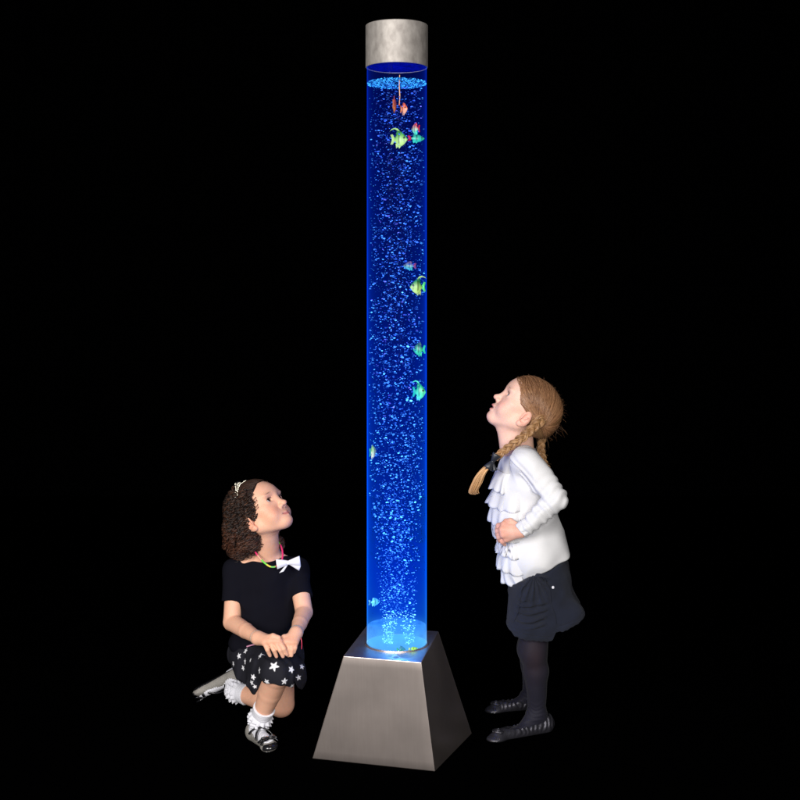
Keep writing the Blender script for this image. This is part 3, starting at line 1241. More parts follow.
# starry skirt over both thighs
s1 = Shape()
s1.add(EL(P(264, 654, 3.69), (.098, .088, .055)), .03)
s1.add(RC(hipR + (-.012, 0, -.004), knR + (0.001, 0.002, .002), .062, .0515), .03)
s1.add(RC(hipL + (.014, 0, 0), P(291, 672, 3.58), .058, .044), .03)
s1.add(RC(hipR + (-.020, 0, -.01), P(249, 677, 3.62), .056, .036), .035)
s1.add(RC(P(262, 682, 3.56), P(290, 683, 3.56), .036, .036), .03)
s1.add(RC(hipL, knL + (.002, 0, .045), .060, .048), .03)
sk = wavy(21, 60)
hem_ = [(228, 672, 3.62), (240, 684, 3.6), (248, 690, 3.58), (255, 692, 3.54), (260, 688.5, 3.47), (265, 686, 3.44), (272, 684.5, 3.43), (284, 683.5, 3.43), (290, 687, 3.45), (297, 694, 3.52), (302, 690, 3.56), (308, 675, 3.6)]
hx = [P(*h)[0] for h in hem_]
hz = [P(*h)[2] for h in hem_]
s1.cut((0, 0, 0), (0, 0, -1), .005, lambda p: np.interp(p[..., 0], hx, hz) + .002 * sk(p))

s1.warp(lambda p: .0045 * sk(p) + .0022 * np.sin(p[..., 0] * 170 + 18 * p[..., 1] + 2 * sk(p)))

stars = [(259, 655, 6.2, .2), (274, 664.8, 8.6, .1), (244.5, 650.5, 5.5, .9), (237.3, 656, 5.5, .4), (243.8, 662, 5.5, .7), (242, 668.5, 5, .2), (258, 671, 6, .5),
         (292.5, 668.5, 6, .3), (252, 678, 5.5, .1), (265.5, 682.7, 5.5, .5), (285.5, 682.5, 6, 1.0), (250, 683, 5, .6), (293, 687.5, 5.5, .4), (303, 666, 5, .2), (254, 688, 4, .7),
         (249, 660, 4, .3), (300, 678, 5, .8), (232, 664, 5, .1)]


def starcol(V):
    col = np.tile(np.array([.012, .012, .018]), (len(V), 1))
    x = 400 + V[:, 0] * FPX / 3.5
    for sx, sy, r, a0 in stars:
        # nearest surface point in front of this star becomes its centre
        c0 = P(sx, sy, 3.2)
        ray = unit(P(sx, sy, 4.0) - c0)
        q = V - c0
        tt = q @ ray
        dist = np.linalg.norm(q - tt[:, None] * ray, axis=1)
        nearm = dist < .004
        if not nearm.any():
            continue
        i = np.where(nearm)[0][np.argmin(tt[nearm])]
        c = V[i]
        d = V - c
        m = np.linalg.norm(d, axis=1) < .022
        nb_ = V[np.linalg.norm(d, axis=1) < .007] - c
        _, _, vt = np.linalg.svd(nb_ - nb_.mean(0), full_matrices=False)
        n = vt[2]
        X = unit(np.cross(n, (0, 0, 1)))
        if X[0] < 0:
            X = -X
        Y = np.cross(X, n)
        if Y[2] < 0:
            Y = -Y
        u, v = d @ X, d @ Y
        rr = np.hypot(u, v)
        an = np.arctan2(v, u) + a0
        R = r * .00278 * .62
        k = np.abs(((an / (2 * math.pi / 5)) % 1) - .5) * 2      # 1 at the tips
        lim = R * (.42 + .58 * k ** 1.4)
        f = np.clip((lim - rr) / .0009 + .5, 0, 1) * m
        col = lerp(col, np.array([.8, .8, .84]), f)
    return col


sdf_obj('skirt', s1, M['print_cotton'], g1, .0015, None, starcol)
g = Geo()
g.tube(smooth_path([P(247, 646.5, 3.60), P(254, 644.6, 3.585), P(259, 644.8, 3.57)], 8), .0022, 6)
g.build('waistband', basic('pink_band', (.62, .28, .42), .6), g1)


# socks with frills
def sock(an, kn_, hl, to, frac, frill_c, seed, r=.026):
    s = Shape()
    up = an + (kn_ - an) * frac
    ax_ = unit(kn_ - an)
    s.add(RC(an, up, r, r + .0055), .006)
    s.add(RC(an, hl, r - .001, .0220), .01)
    s.add(RC(hl, to, .0220, .0170), .012)
    s.cut(up, ax_, .002)
    wv = wavy(seed, 160)
    s.warp(lambda p: .0006 * wv(p) + .0006 * np.sin(((p - an) @ ax_) * 900))
    o = sdf_obj('sock', s, M['white_sock'], g1, .002)
    for j, (f, r0) in enumerate(((.10, r + .001), (.16, r + .002), (.04, r - .001))):
        frill('sock_frill', M['white_sock'], o, an + (kn_ - an) * f, -ax_ + np.array(frill_c), r0, r0 + .009 - .001 * j, .011, 13, .0026, seed=seed + j, ref=(1, .2, .1))
    return o


sock(anR, knR, hlR, toR, .30, (0, -.1, 0), 31)
sock(anL, knL, hlL, toL, .30, (0, 0, 0), 41, .025)


def mary_jane(hl, to, up, side, an, seed, lift=0.0):
    """side: unit vector across the foot; up: away from the sole"""
    fw = unit(to - hl)
    up = unit(up - fw * np.dot(up, fw))
    side = np.cross(fw, up)
    A = np.array([fw, side, up])
    L = np.linalg.norm(to - hl)
    c = (hl + to) * .5
    s = Shape()
    s.add(RC(hl - up * .002, to - up * .006, .0250, .0165), .01)
    s.add(EL(to + fw * .006 - up * .009, (.025, .0245, .0125), A), .012)
    s.add(EL(hl - fw * .002 + up * .004, (.026, .0255, .026), A), .01)
    # foot opening
    s.sub(EL(c + up * .034 - fw * .002, (L * .50, .0235, .036), A), .004)
    s.sub(EL(hl + up * .042 + fw * .012, (.030, .0235, .03), A), .004)
    s.cut(c - up * .0215, -up, .002)
    o = sdf_obj('shoe', s, M['silver_shoe'], g1, .0016)
    q = Shape()
    q.add(RC(hl, to + fw * .002 - up * .006, .0260, .0178), .01)
    q.add(EL(to + fw * .006 - up * .008, (.0265, .026, .0145), A), .012)
    q.cut(c - up * .0175, up, .001)
    q.cut(c - up * .0225, -up, .001)
    sdf_obj('sole', q, M['black_patent'], o, .0018)
    q = Shape()
    q.add(EL(to + fw * .0065 - up * .009, (.0262, .0255, .0137), A), .012)
    q.cut(to + fw * .012, -fw - up * .35, .001)
    q.cut(to + fw * .010 - up * .013, -up, .001)
    sdf_obj('toe_cap', q, M['black_patent'], o, .0014)
    G = Geo()
    # crossed straps, rim and toe cap lines
    def arc(f0, f1, h, r=.026, n=18):
        a = np.linspace(-1.25, 1.25, n)
        t = (a + 1.25) / 2.5
        return np.array([hl + fw * (f0 + (f1 - f0) * tt) * L + side * r * math.sin(aa) + up * (-.004 + h * math.cos(aa)) for aa, tt in zip(a, t)])
    for f0, f1, h in ((.22, .74, .030), (.74, .20, .031), (.92, 1.12, .017), (1.10, .90, .018)):
        pth = arc(f0, f1, h, .0265)
        V, F = ribbon_geo(pth, np.tile(fw, (len(pth), 1)), .0080, .0015)
        G.add(V, F)
    G.build('strap', M['black_patent'], o)
    G = Geo()
    for sd in (-1, 1):
        bow_geo(G, to + fw * .012 + up * .012 + side * .0, side, fw, up, .038, .024, tails=False)
        break
    G.build('shoe_bow', M['black_patent'], o)
    return o


mary_jane(hlR, toR, (0.0, -.25, 1), None, anR, 5)
mary_jane(hlL, toL, unit(np.array([-.25, .15, -1.0])) * -1 * -1, None, anL, 6)

# curly hair: an inner mass and many helical curls
h1 = Shape()
h1.add(H1.e((0, -9, 28), (72.5, 84, 70)), .012)
h1.add(H1.e((0, -52, -20), (70, 42, 62)), .02)
hb = P(239.5, 548, 3.675)
h1.add(RC(H1.w(42, -66, -20), hb + (-.010, 0, -.002), .039, .031), .03)
h1.add(RC(H1.w(-40, -62, -20), P(262, 545, 3.73), .042, .034), .03)
h1.add(RC(P(262, 540, 3.74), P(280, 541, 3.74), .03, .014), .02)
h1.sub(H1.e((0, 76, -22), (92, 70, 86)), .006)
h1.sub(H1.e((66, 12, -48), (28, 30, 38)), .008)
h1.sub(H1.e((-66, 12, -48), (28, 30, 38)), .008)
cn = wavy(8, 260)
h1.warp(lambda p: .0009 * cn(p))
hcol = lambda V: lerp(np.tile(np.array([.010, .006, .005]), (len(V), 1)), np.array([.045, .018, .010]), np.clip(.5 + .5 * cn(V * 1.1), 0, 1))
hair1 = sdf_obj('hair', h1, M['dark_hair'], g1, .0022, None, hcol)
rc = np.random.default_rng(5)
G = Geo()
h1s = Shape()
h1s.ops = list(h1.ops)
h1s.add(H1.e((0, -6, 26), (67.6, 81.6, 66.6)), .004)      # bare scalp at the hairline
NC = 1500
cand = np.stack([rc.uniform(-90, 90, 9000), rc.uniform(-105, 60, 9000), rc.uniform(-80, 100, 9000)], -1)
p0 = H1.C + (cand @ H1.ax) * H1.k
ex = rc.uniform(size=9000) < .04
p0[ex] = np.array([P(rc.uniform(274, 283), rc.uniform(532, 545), 3.72) for _ in range(int(ex.sum()))])
q, gr = h1s.project(p0, .002, 6)
Lq = H1.loc(q)
lim = np.where(Lq[:, 2] > -26, 30 + np.clip(Lq[:, 2], -26, 40) * .45, -16)
ok = (np.linalg.norm(q - p0, axis=1) < .03) & (Lq[:, 1] < lim) & ~((Lq[:, 2] > 66) & (Lq[:, 1] > 2))
q, gr, Lq = q[ok][:NC], gr[ok][:NC], Lq[ok][:NC]
NC = len(q)
ln = np.where(Lq[:, 2] > 20, rc.uniform(.025, .06, NC), rc.uniform(.04, .085, NC))
down = np.stack([rc.normal(0, .15, NC), rc.normal(0, .15, NC), -np.ones(NC)], -1)
pos = q.copy()
lo_ = rc.uniform(.45, .96, NC)[:, None]
cens = [pos.copy()]
for _ in range(23):
    dn = down - gr * (down * gr).sum(1)[:, None] * .9
    small = np.linalg.norm(dn, axis=1) < .25
    dn[small] = -H1.F + down[small] * .6
    dn /= np.linalg.norm(dn, axis=1)[:, None]
    pos = pos + dn * (ln / 23)[:, None]
    q2, gr = h1s.project(pos, .0050, 1)
    pos = pos * lo_ + q2 * (1 - lo_)
    cens.append(pos.copy())
cens = np.array(cens)
for i in range(NC):
    turns = ln[i] / rc.uniform(.014, .024)
    n = int(turns * 8) + 4
    t = np.linspace(0, 1, n)
    cen = np.stack([np.interp(t * 23, np.arange(24), cens[:, i, a]) for a in range(3)], -1)
    T = np.gradient(cen, axis=0)
    T /= np.linalg.norm(T, axis=1)[:, None] + 1e-9
    Aa = np.cross(T, (0.3, .8, .2))
    Aa /= np.linalg.norm(Aa, axis=1)[:, None] + 1e-9
    Bb = np.cross(T, Aa)
    R = rc.uniform(.0035, .0075)
    ph = rc.uniform(0, 6) + t * turns * 2 * math.pi
    path = cen + (Aa * np.cos(ph)[:, None] + Bb * np.sin(ph)[:, None]) * R
    rad = rc.uniform(.0007, .0014) * np.sin(np.clip(t * .94 + .06, 0, 1) * math.pi) ** .4 + .0002
    base = np.array([.009, .005, .004]) + rc.uniform() ** 3 * np.array([.075, .030, .014])
    if cens[-1, i, 2] < P(0, 540, 3.62)[2]:
        base = base + np.array([.045, .013, .006]) * rc.uniform()
    G.tube(path, rad, 5, base)
NS = 1100
v = rc.uniform(-1.35, 1.35, NS)
f_ = np.stack([66 * np.sin(v), 76 - 36 * np.abs(np.sin(v)) ** 1.5, 40 + 42 * np.cos(v) - 14 * np.abs(np.sin(v))], -1)
e_ = np.stack([74 * np.sin(v * 1.1), -14 + 0 * v, 32 + 72 * np.cos(v * 1.1)], -1)
t = np.linspace(0, 1, 10)[None, :, None]
lin = f_[:, None] * (1 - t) + e_[:, None] * t
lin = np.array([0, 0, 20]) + (lin - np.array([0, 0, 20])) * 1.05
lin = H1.C + (lin @ H1.ax) * H1.k
q, _ = h1s.project(lin.reshape(-1, 3), .0009, 5)
q = q.reshape(NS, 10, 3)
for i in range(NS):
    if np.abs(np.diff(q[i], axis=0)).max() > .02:
        continue
    G.tube(q[i] + rc.normal(0, .0003, 3), np.linspace(.00025, .0007, 10), 3, np.array([.016, .008, .006]) + rc.uniform() ** 2 * np.array([.05, .020, .010]))
G.build('curls', M['dark_hair'], hair1)

# tiara: two pearl bands and a raised jewelled crest
G = Geo()
QS = quad_sphere(3)
for row, (bf, hh) in enumerate(((6, 96), (11, 97))):
    for i, a in enumerate(np.linspace(-1.15, 1.15, 34)):
        d0 = H1.w(68 * math.sin(a) , bf - 10 * abs(a), 28 + 74 * math.cos(a))
        q, gr = h1.project(d0[None], .002, 4)
        G.add(QS[0] * .0027 + q[0] + H1.F * (.005 * row), QS[1], (1, 1, 1))
for k in range(9):
    a0 = .28 + k * .075
    for s_ in np.linspace(0, math.pi, 9):
        aa = a0 + .04 * math.cos(s_)
        hgt = .006 + .010 * math.sin(s_) * (1 - abs(k - 4) / 6)
        d0 = H1.w(70 * math.sin(aa), 6, 30 + 74 * math.cos(aa))
        q, gr = h1.project(d0[None], hgt, 4)
        G.add(QS[0] * .0023 + q[0], QS[1], (1, 1, 1))
G.build('tiara', M['tiara_metal'], g1)

# necklace of coloured straw pieces
npts = [P(250.5, 541.5, 3.66), P(253, 547.5, 3.618), P(257, 554.5, 3.600), P(263, 561.5, 3.592), P(270, 566.5, 3.592), P(276, 566.3, 3.596), P(281.5, 561, 3.605), P(282.6, 553, 3.622), P(281, 546, 3.645), P(277.6, 541, 3.672)]
path = smooth_path(npts, 60)
G = Geo()
PK, GN, YL, OG = (.75, .04, .16), (.15, .70, .06), (.75, .70, .08), (.80, .35, .25)
bands = [(0, 10, PK), (10, 14, PK), (14, 18, OG), (18, 23, GN), (23, 27, YL), (27, 32, (.2, .6, .12)), (32, 37, (.55, .08, .08)), (37, 40, OG), (40, 49, PK), (49, 54, PK), (54, 60, (.45, .75, .10))]
for a, b, c in bands:
    G.tube(path[a:b + 1], .0026, 8, c)
G.build('necklace', M['bead'], g1)
# white bow on the chest
G = Geo()
bc = P(288.5, 562.5, 3.592)
bow_geo(G, bc, unit(np.array([.98, .1, .12])), unit(np.array([-.12, 0, .99])), np.array([0, -1.0, 0]), .066, .028, tails=False)
for s_, tip, wd in ((-1, P(281.5, 572, 3.588), .014), (1, P(300, 568, 3.594), .014)):
    t = np.linspace(0, 1, 8)[:, None]
    V, F = ribbon_geo(bc + np.array([0, -.004, 0]) + (tip - bc) * t, np.tile(unit(np.array([.9 if s_ < 0 else .35, 0, .35 if s_ < 0 else .9])), (8, 1)), np.linspace(.006, wd, 8), .001)
    G.add(V, F)
G.build('chest_bow', M['white_ribbon'], g1)
# bracelets
def loop(c, axis, r, n=26, sq=1.0):
    axis = unit(axis)
    X = unit(np.cross(axis, (0.1, 1, .2)))
    Y = np.cross(axis, X)
    a = np.linspace(0, 2 * math.pi, n)
    return c + r * np.cos(a)[:, None] * X + r * sq * np.sin(a)[:, None] * Y


G = Geo()
for k, (off, c) in enumerate(((.004, (.62, .62, .25)), (.007, (.25, .45, .55)), (.001, (.5, .55, .5)))):
    G.tube(loop(wrL + unit(elL - wrL) * off, elL - wrL, .0185), .0012, 5, c)
G.tube(smooth_path([P(301, 638, 3.475), P(301.8, 643, 3.472), P(301.6, 649, 3.474)], 8), .0011, 5, (.75, .06, .12))
G.build('bracelet', M['bead'], g1)
G = Geo()
G.tube(loop(wrR + unit(elR - wrR) * .008, elR - wrR, .0192), .0008, 5, (.55, .55, .50))
G.build('bracelet', M['bead'], g1)

# ------------------------------------------------------------------ standing girl, right of the lamp
g2 = empty('person', (P(538, 738, 3.65)[0], 3.70, 0), 'blond girl with braids in white ruffled blouse and navy shorts, standing with head tilted back', 'person', 'children beside the lamp')
H2 = Head(P(525.8, 407.6, 3.66), (-.8, 0, .6), (.6, 0, .8), 1.015)
SK2 = (.84, .52, .40)
b2 = Shape()
H2.build(b2, 1.6, 0.0)
nb2 = P(519, 455, 3.67)
b2.add(RC(H2.w(0, -14, -56), nb2, .041, .045), .02)
b2.add(RC(H2.w(0, 8, -84), P(513, 452, 3.665), .026, .036), .02)
b2.add(EL(P(523, 487, 3.67), (.070, .100, .095)), .02)
b2.add(EL(P(528, 530, 3.67), (.078, .092, .085)), .02)
b2.add(EL(P(540, 574, 3.67), (.066, .092, .07)), .02)
sN, eN, wN = P(526, 462, 3.570), P(557, 499, 3.525), P(521, 531, 3.535)
sF, eF, wF = P(530, 463, 3.775), P(545, 498, 3.87), P(522, 533, 3.79)
for s_, e_, w_ in ((sN, eN, wN), (sF, eF, wF)):
    b2.add(RC(nb2 + (0, 0, -.012), s_, .034, .030), .02)
    b2.add(RC(s_, e_, .030, .025), .01)
    b2.add(RC(e_, w_, .025, .0165), .01)
# near hand spread on the belly, fingers curled down round the front
kn2 = [P(504, 524.5, 3.553), P(502.5, 529.5, 3.545), P(503.5, 534.5, 3.545), P(506.5, 539, 3.550)]
for a, r in zip(kn2, (.0105, .0112, .0112, .0100)):
    b2.add(RC(wN, a, .0160, r), .007)
f2 = [(P(498.5, 525.5, 3.568), P(496.5, 529.5, 3.578)), (P(497.5, 531, 3.560), P(497, 535, 3.573)), (P(498.8, 537, 3.560), P(499.5, 541, 3.572)), (P(502.5, 541.5, 3.560), P(504.5, 544.5, 3.570))]
for a, (m_, t_) in zip(kn2, f2):
    finger(b2, [a, m_, t_], [.0084, .0076, .0058], .0018)
finger(b2, [P(516, 525, 3.545), P(510.5, 520.8, 3.548), P(505.5, 520.5, 3.558)], [.0095, .0078, .0058], .003)
# far hand
for dy in (-6, -1, 4, 9):
    b2.add(RC(wF, P(505, 532 + dy, 3.785), .016, .0095), .01)
    finger(b2, [P(505, 532 + dy, 3.785), P(500, 533 + dy, 3.778), P(498, 537 + dy, 3.765)], [.008, .007, .0055], .002)
finger(b2, [P(515, 526, 3.79), P(509, 521, 3.785), P(504, 521, 3.777)], [.009, .0075, .0058], .003)
# legs
legN = [P(541, 592, 3.61), P(532.5, 650, 3.625), P(537, 714, 3.655)]
legF = [P(538, 592, 3.74), P(531, 648, 3.80), P(531, 696, 3.862)]
legs = []
for hip, kn_, an in (legN, legF):
    cf = kn_ + (an - kn_) * .32 + np.array([.006, 0, 0])
    legs.append((hip, kn_, cf, an))
    b2.add(RC(hip, kn_, .044, .0355), .02)
    b2.add(RC(kn_, cf, .0345, .0325), .015)
    b2.add(RC(cf, an, .0325, .0215), .015)
feet = [(P(544, 726, 3.662), P(499, 734, 3.592)), (P(535, 703, 3.868), P(497, 706, 3.838))]
for (hip, kn_, cf, an), (hl, to) in zip(legs, feet):
    b2.add(RC(an, hl, .022, .0175), .012)
    b2.add(RC(an, (hl + to) / 2 + np.array([0, 0, -.002]), .022, .015), .016)
    b2.add(RC(hl, to - (0, 0, .006), .0175, .010), .012)


def col2(V):
    col, L, hard = H2.skin_color(V, np.array(SK2), (.86, .36, .30), None, (.42, .24, .13), (.22, .13, .09))
    H2.lips(hard, (.76, .25, .24), 1.6, (.16, .02, .02))
    hand = np.zeros(len(V))
    for a in kn2 + [wN]:
        hand = np.maximum(hand, gauss(V, a, .03))
    col = lerp(col, np.array([.72, .34, .24]), np.clip(hand * 1.2, 0, 1) * .8)
    for a, (m_, t_) in zip(kn2, f2):
        col = lerp(col, np.array([.60, .22, .16]), gauss(V, m_, .006) * .5)  # finger creases darkened in the colour, painted shade
    return col


sdf_obj('body', b2, M['skin'], g2, .0026, (2, P(0, 448, 3.66)[2], P(0, 374, 3.66)[2], .0014), col2)
H2.eyes(g2, (.10, .14, .20), (0, .25))

# dark tights
tg = Shape()
for (hip, kn_, cf, an), (hl, to) in zip(legs, feet):
    tg.add(RC(hip + (kn_ - hip) * .2, kn_, .0480, .0362), .02)
    tg.add(RC(kn_, cf, .0358, .0342), .03)
    tg.add(RC(cf, an, .0342, .0240), .015)
    tg.add(RC(an, hl, .0242, .0195), .012)
    tg.add(RC(an, (hl + to) / 2 + np.array([0, 0, -.002]), .0240, .0170), .016)
    tg.add(RC(hl, to - (0, 0, .006), .0195, .0120), .012)
tw = wavy(61, 120)
tn = unit(legs[0][3] - legs[0][2])
tg.warp(lambda p: .0006 * tw(p) + .0007 * np.sin(p[..., 2] * 420 + 3 * tw(p)) * np.exp(-((p[..., 2] - legs[0][3][2]) / .04) ** 2))


def tcol(V):
    c = np.tile(np.array([.0085, .008, .017]), (len(V), 1))
    # the knit stretches thin over knee and shin: skin shows through
    c = lerp(c, np.array([.024, .014, .020]), .8 * gauss((V - legs[0][1]) * np.array([1.0, .6, .45]) - np.array([.004, -.02, -.004]), (0, 0, 0), .030))
    return c


sdf_obj('tights', tg, M['tights'], g2, .0024, None, tcol)

# blouse
bl = Shape()
tilt = np.array([[.985, 0, -.17], [0, 1, 0], [.17, 0, .985]])
bl.add(EL(P(524, 484, 3.67), (.084, .112, .085), tilt), .03)
bl.add(EL(P(525, 515, 3.67), (.096, .112, .085), tilt), .04)
bl.add(EL(P(535, 550, 3.67), (.102, .123, .085), np.array([[.93, 0, .37], [0, 1, 0], [-.37, 0, .93]])), .04)
bl.add(RC(P(529, 563, 3.67), P(541, 568, 3.67), .073, .088), .03)
for s_ in (sN, sF):
    bl.add(RC(P(520, 461, 3.67), s_, .046, .044), .03)
hem = np.array([.453, 0, -.891])
w1, w2 = wavy(71, 38), wavy(72, 85)
bl.cut(P(537, 567, 3.67), hem, .003, lambda p: .002 * w1(p))
bl.sub(EL(P(510, 447, 3.67), (.040, .044, .028), np.array([[.9, 0, .43], [0, 1, 0], [-.43, 0, .9]])), .004)
w5 = wavy(73, 42)
bl.warp(lambda p: .0034 * np.sqrt(w5(p) ** 2 + .03) - .0018 + .0030 * w1(p) * np.clip((P(0, 520, 3.67)[2] - p[..., 2]) / .06 + .4, .15, 1) + .0011 * w2(p))
sdf_obj('blouse', bl, M['white_cotton'], g2, .0024)


def sleeve(s_, e_, w_, seed):
    sh = Shape()
    a1, a2 = unit(e_ - s_), unit(w_ - e_)
    sh.add(RC(s_, e_, .0445, .0315), .02)
    sh.add(RC(e_, w_ - a2 * .004, .0310, .0240), .012)
    wv = wavy(seed, 55)
    sh.cut(w_ - a2 * .006, a2, .002)

    def d(p):
        t1_ = (p - s_) @ a1
        t2_ = (p - e_) @ a2
        L1 = np.linalg.norm(e_ - s_)
        fold1 = np.sin(t1_ * 210 + 2.0 * wv(p)) * np.exp(-((t1_ - L1) / .06) ** 2)
        fold2 = np.sin(t2_ * 260 + 2.2 * wv(p)) * np.clip(t2_ / .03, 0, 1) * .9
        return .0022 * fold1 + .0024 * fold2 + .0020 * wv(p) + .0032 * np.sqrt(w5(p) ** 2 + .02) - .0014
    sh.warp(d)
    o = sdf_obj('sleeve', sh, M['white_cotton'], g2, .002)
    return sh


slN = sleeve(sN, eN, wN, 81)
sleeve(sF, eF, wF, 91)
a2 = unit(wN - eN)
frill('cuff', M['white_cotton'], g2, wN - a2 * .020, a2, .0245, .0235, .020, 7, .0012, seed=3)

# tiers of ruffles down the front
rr_ = np.random.default_rng(12)
tiers = [468, 484, 500, 515, 530, 546, 562]
for k, y0 in enumerate(tiers):
    n, rows = 220, 9
    a_lim = [.9, 1.3, 1.3, 1.25, 1.2, 1.1, .95][k]
    th = np.linspace(-a_lim, a_lim, n)
    ph = np.cumsum(rr_.uniform(.5, 1.5, n))
    ph = ph / ph[-1] * 2 * math.pi * 8
    hgt = 19.0 if k < 6 else 17.0
    ctr = P(526 + max(0, y0 - 520) * .16, y0, 3.67)
    base = ctr + np.stack([-.12 * np.cos(th), -.13 * np.sin(th), -.010 * np.abs(np.sin(th)) + .0 * th], -1)
    q0, _ = bl.project(base, .0015, 6)
    grid = []
    slow = .004 * np.sin(th * 3.1 + k * 1.7) + .003 * np.sin(th * 6.3 + k)
    for i in range(rows):
        t = i / (rows - 1)
        g_ = base - np.array([0, 0, 1.0]) * (hgt * .0029 * t) + np.array([.008 * t * max(0, (y0 - 515) / 40), 0, 0])
        q, gr = bl.project(g_, .0015, 6)
        edge = np.clip((a_lim - np.abs(th)) / .15, 0, 1)
        off = (-.007 + .009 * edge + .012 * t ** 1.2 * edge + .0026 * t * np.sin(ph) * edge + slow * t * edge)
        gr = gr * np.array([1, 1, .3])
        q = q + gr * off[:, None]
        q[:, 2] = base[:, 2] - hgt * .0029 * t + .0018 * t * np.cos(ph + .8) + slow * t * .6
        grid.append(q)
    G_ = np.array(grid)
    V = np.concatenate([G_.reshape(-1, 3), (G_ + np.array([.0014, 0, 0])).reshape(-1, 3)])
    F = []
    o_ = rows * n
    for i in range(rows - 1):
        for j in range(n - 1):
            a = i * n + j
            F.append((a, a + 1, a + n + 1, a + n))
            F.append((o_ + a, o_ + a + n, o_ + a + n + 1, o_ + a + 1))
    for j in range(n - 1):
        a = (rows - 1) * n + j
        F.append((a, a + 1, o_ + a + 1, o_ + a))
    c = np.tile(np.array([.72, .72, .735]), (len(V), 1))
    if k in (3, 4):       # two tiers end in openwork lace
        tt = np.tile(np.repeat(np.linspace(0, 1, rows), n), 2)
        aa = np.tile(np.tile(th, rows), 2)
        hole = (np.sin(aa * 60 + 2.3 * np.sin(aa * 17)) * np.sin(tt * 14 + aa * 9) > .5) & (tt > .35) & (tt < .92) & (aa > .15) & (aa < 1.0)
        c[hole] = (.13, .13, .16)
    raw_mesh('ruffle', V, np.array(F), basic('lace_%d' % k, (0, 0, 0), .8, attr=True, spec=.2) if k in (3, 4) else M['white_cotton'], g2, c)

# navy bubble shorts
sk2 = Shape()
sk2.add(EL(P(541, 576, 3.67), (.084, .109, .062)), .02)
sk2.add(EL(P(549, 562, 3.67), (.055, .105, .050)), .02)
sk2.add(RC(P(535, 590, 3.625), P(528, 626, 3.615), .074, .064), .03)
sk2.add(RC(P(534, 590, 3.72), P(530, 624, 3.75), .074, .060), .03)
sk2.add(RC(P(546, 584, 3.67), P(560, 610, 3.67), .066, .062), .03)
sk2.add(RC(P(560, 606, 3.61), P(569, 616, 3.60), .036, .044), .03)
sk2.add(RC(P(543, 592, 3.63), P(547, 624, 3.605), .058, .056), .03)
xs_ = [P(x, 0, 3.66)[0] for x in (500, 505, 512, 524, 545, 549, 552, 559, 573, 583, 590)]
zs_ = [P(0, y, 3.62)[2] for y in (620, 624, 630, 635, 637, 634, 627, 625, 619, 611, 606)]
sk2.cut((0, 0, 0), (0, 0, -1), .003, lambda p: np.interp(p[..., 0], xs_, zs_) + .0012 * np.sin(p[..., 0] * 420))
sk2.cut(P(537, 565.5, 3.67), -hem, .002)
w3, w4 = wavy(101, 50), wavy(102, 130)
pc = P(534, 576, 3.55)


def ruche(p):
    dx = (p[..., 0] - pc[0]) / .0029
    dy = -(p[..., 2] - pc[2]) / .0029            # image-like rows below the waist point
    an = np.arctan2(dx, np.maximum(dy, .5))
    r = np.hypot(dx, dy)
    panel = np.clip((16 - np.abs(dx - 2 + dy * .1)) / 5, 0, 1) * np.clip((p[..., 1] - 3.66) / -.04, 0, 1)
    up = np.clip((34 - r) / 8, 0, 1)
    rad = np.sin(an * 17 + w3(p)) * up
    bun = np.sin(dy * .85 + 2.2 * w3(p) + dx * .10) * np.clip((dy - 22) / 8, 0, 1) * np.clip((54 - dy) / 6, 0, 1)
    hb = p[..., 2] - np.interp(p[..., 0], xs_, zs_)
    band = -.0016 * np.exp(-((hb - .016) / .0016) ** 2)
    return panel * (.0032 * rad + .0052 * bun) + band * -1


sk2.warp(lambda p: .0035 * w3(p) + .0012 * w4(p) + ruche(p))
shorts = sdf_obj('shorts', sk2, M['navy'], g2, .0020)
G = Geo()
for pts in ([(524, 579), (518, 585), (514, 594), (511, 606), (508, 616), (505.5, 622)], [(528, 577), (537, 576), (545, 579), (550.5, 587), (553.5, 600), (555, 612), (556.5, 625)]):
    pp = smooth_path([P(x, y, 3.54) for x, y in pts], 40)
    q, _ = sk2.project(pp, .0012, 6)
    G.tube(q, .0016, 6, (.02, .025, .05))
G.build('piping', M['navy'], shorts)
q, gr = sk2.project(P(555.7, 587.5, 3.55)[None], .001, 6)
G = Geo()
Xb = unit(np.cross(gr[0], (0, 0, 1)))
Yb = np.cross(Xb, gr[0])
G.add(q[0] + (quad_sphere(5)[0] * np.array([.0042, .0042, .0018])) @ np.array([Xb, Yb, gr[0]]), quad_sphere(5)[1])
G.build('button', M['white_ribbon'], shorts)


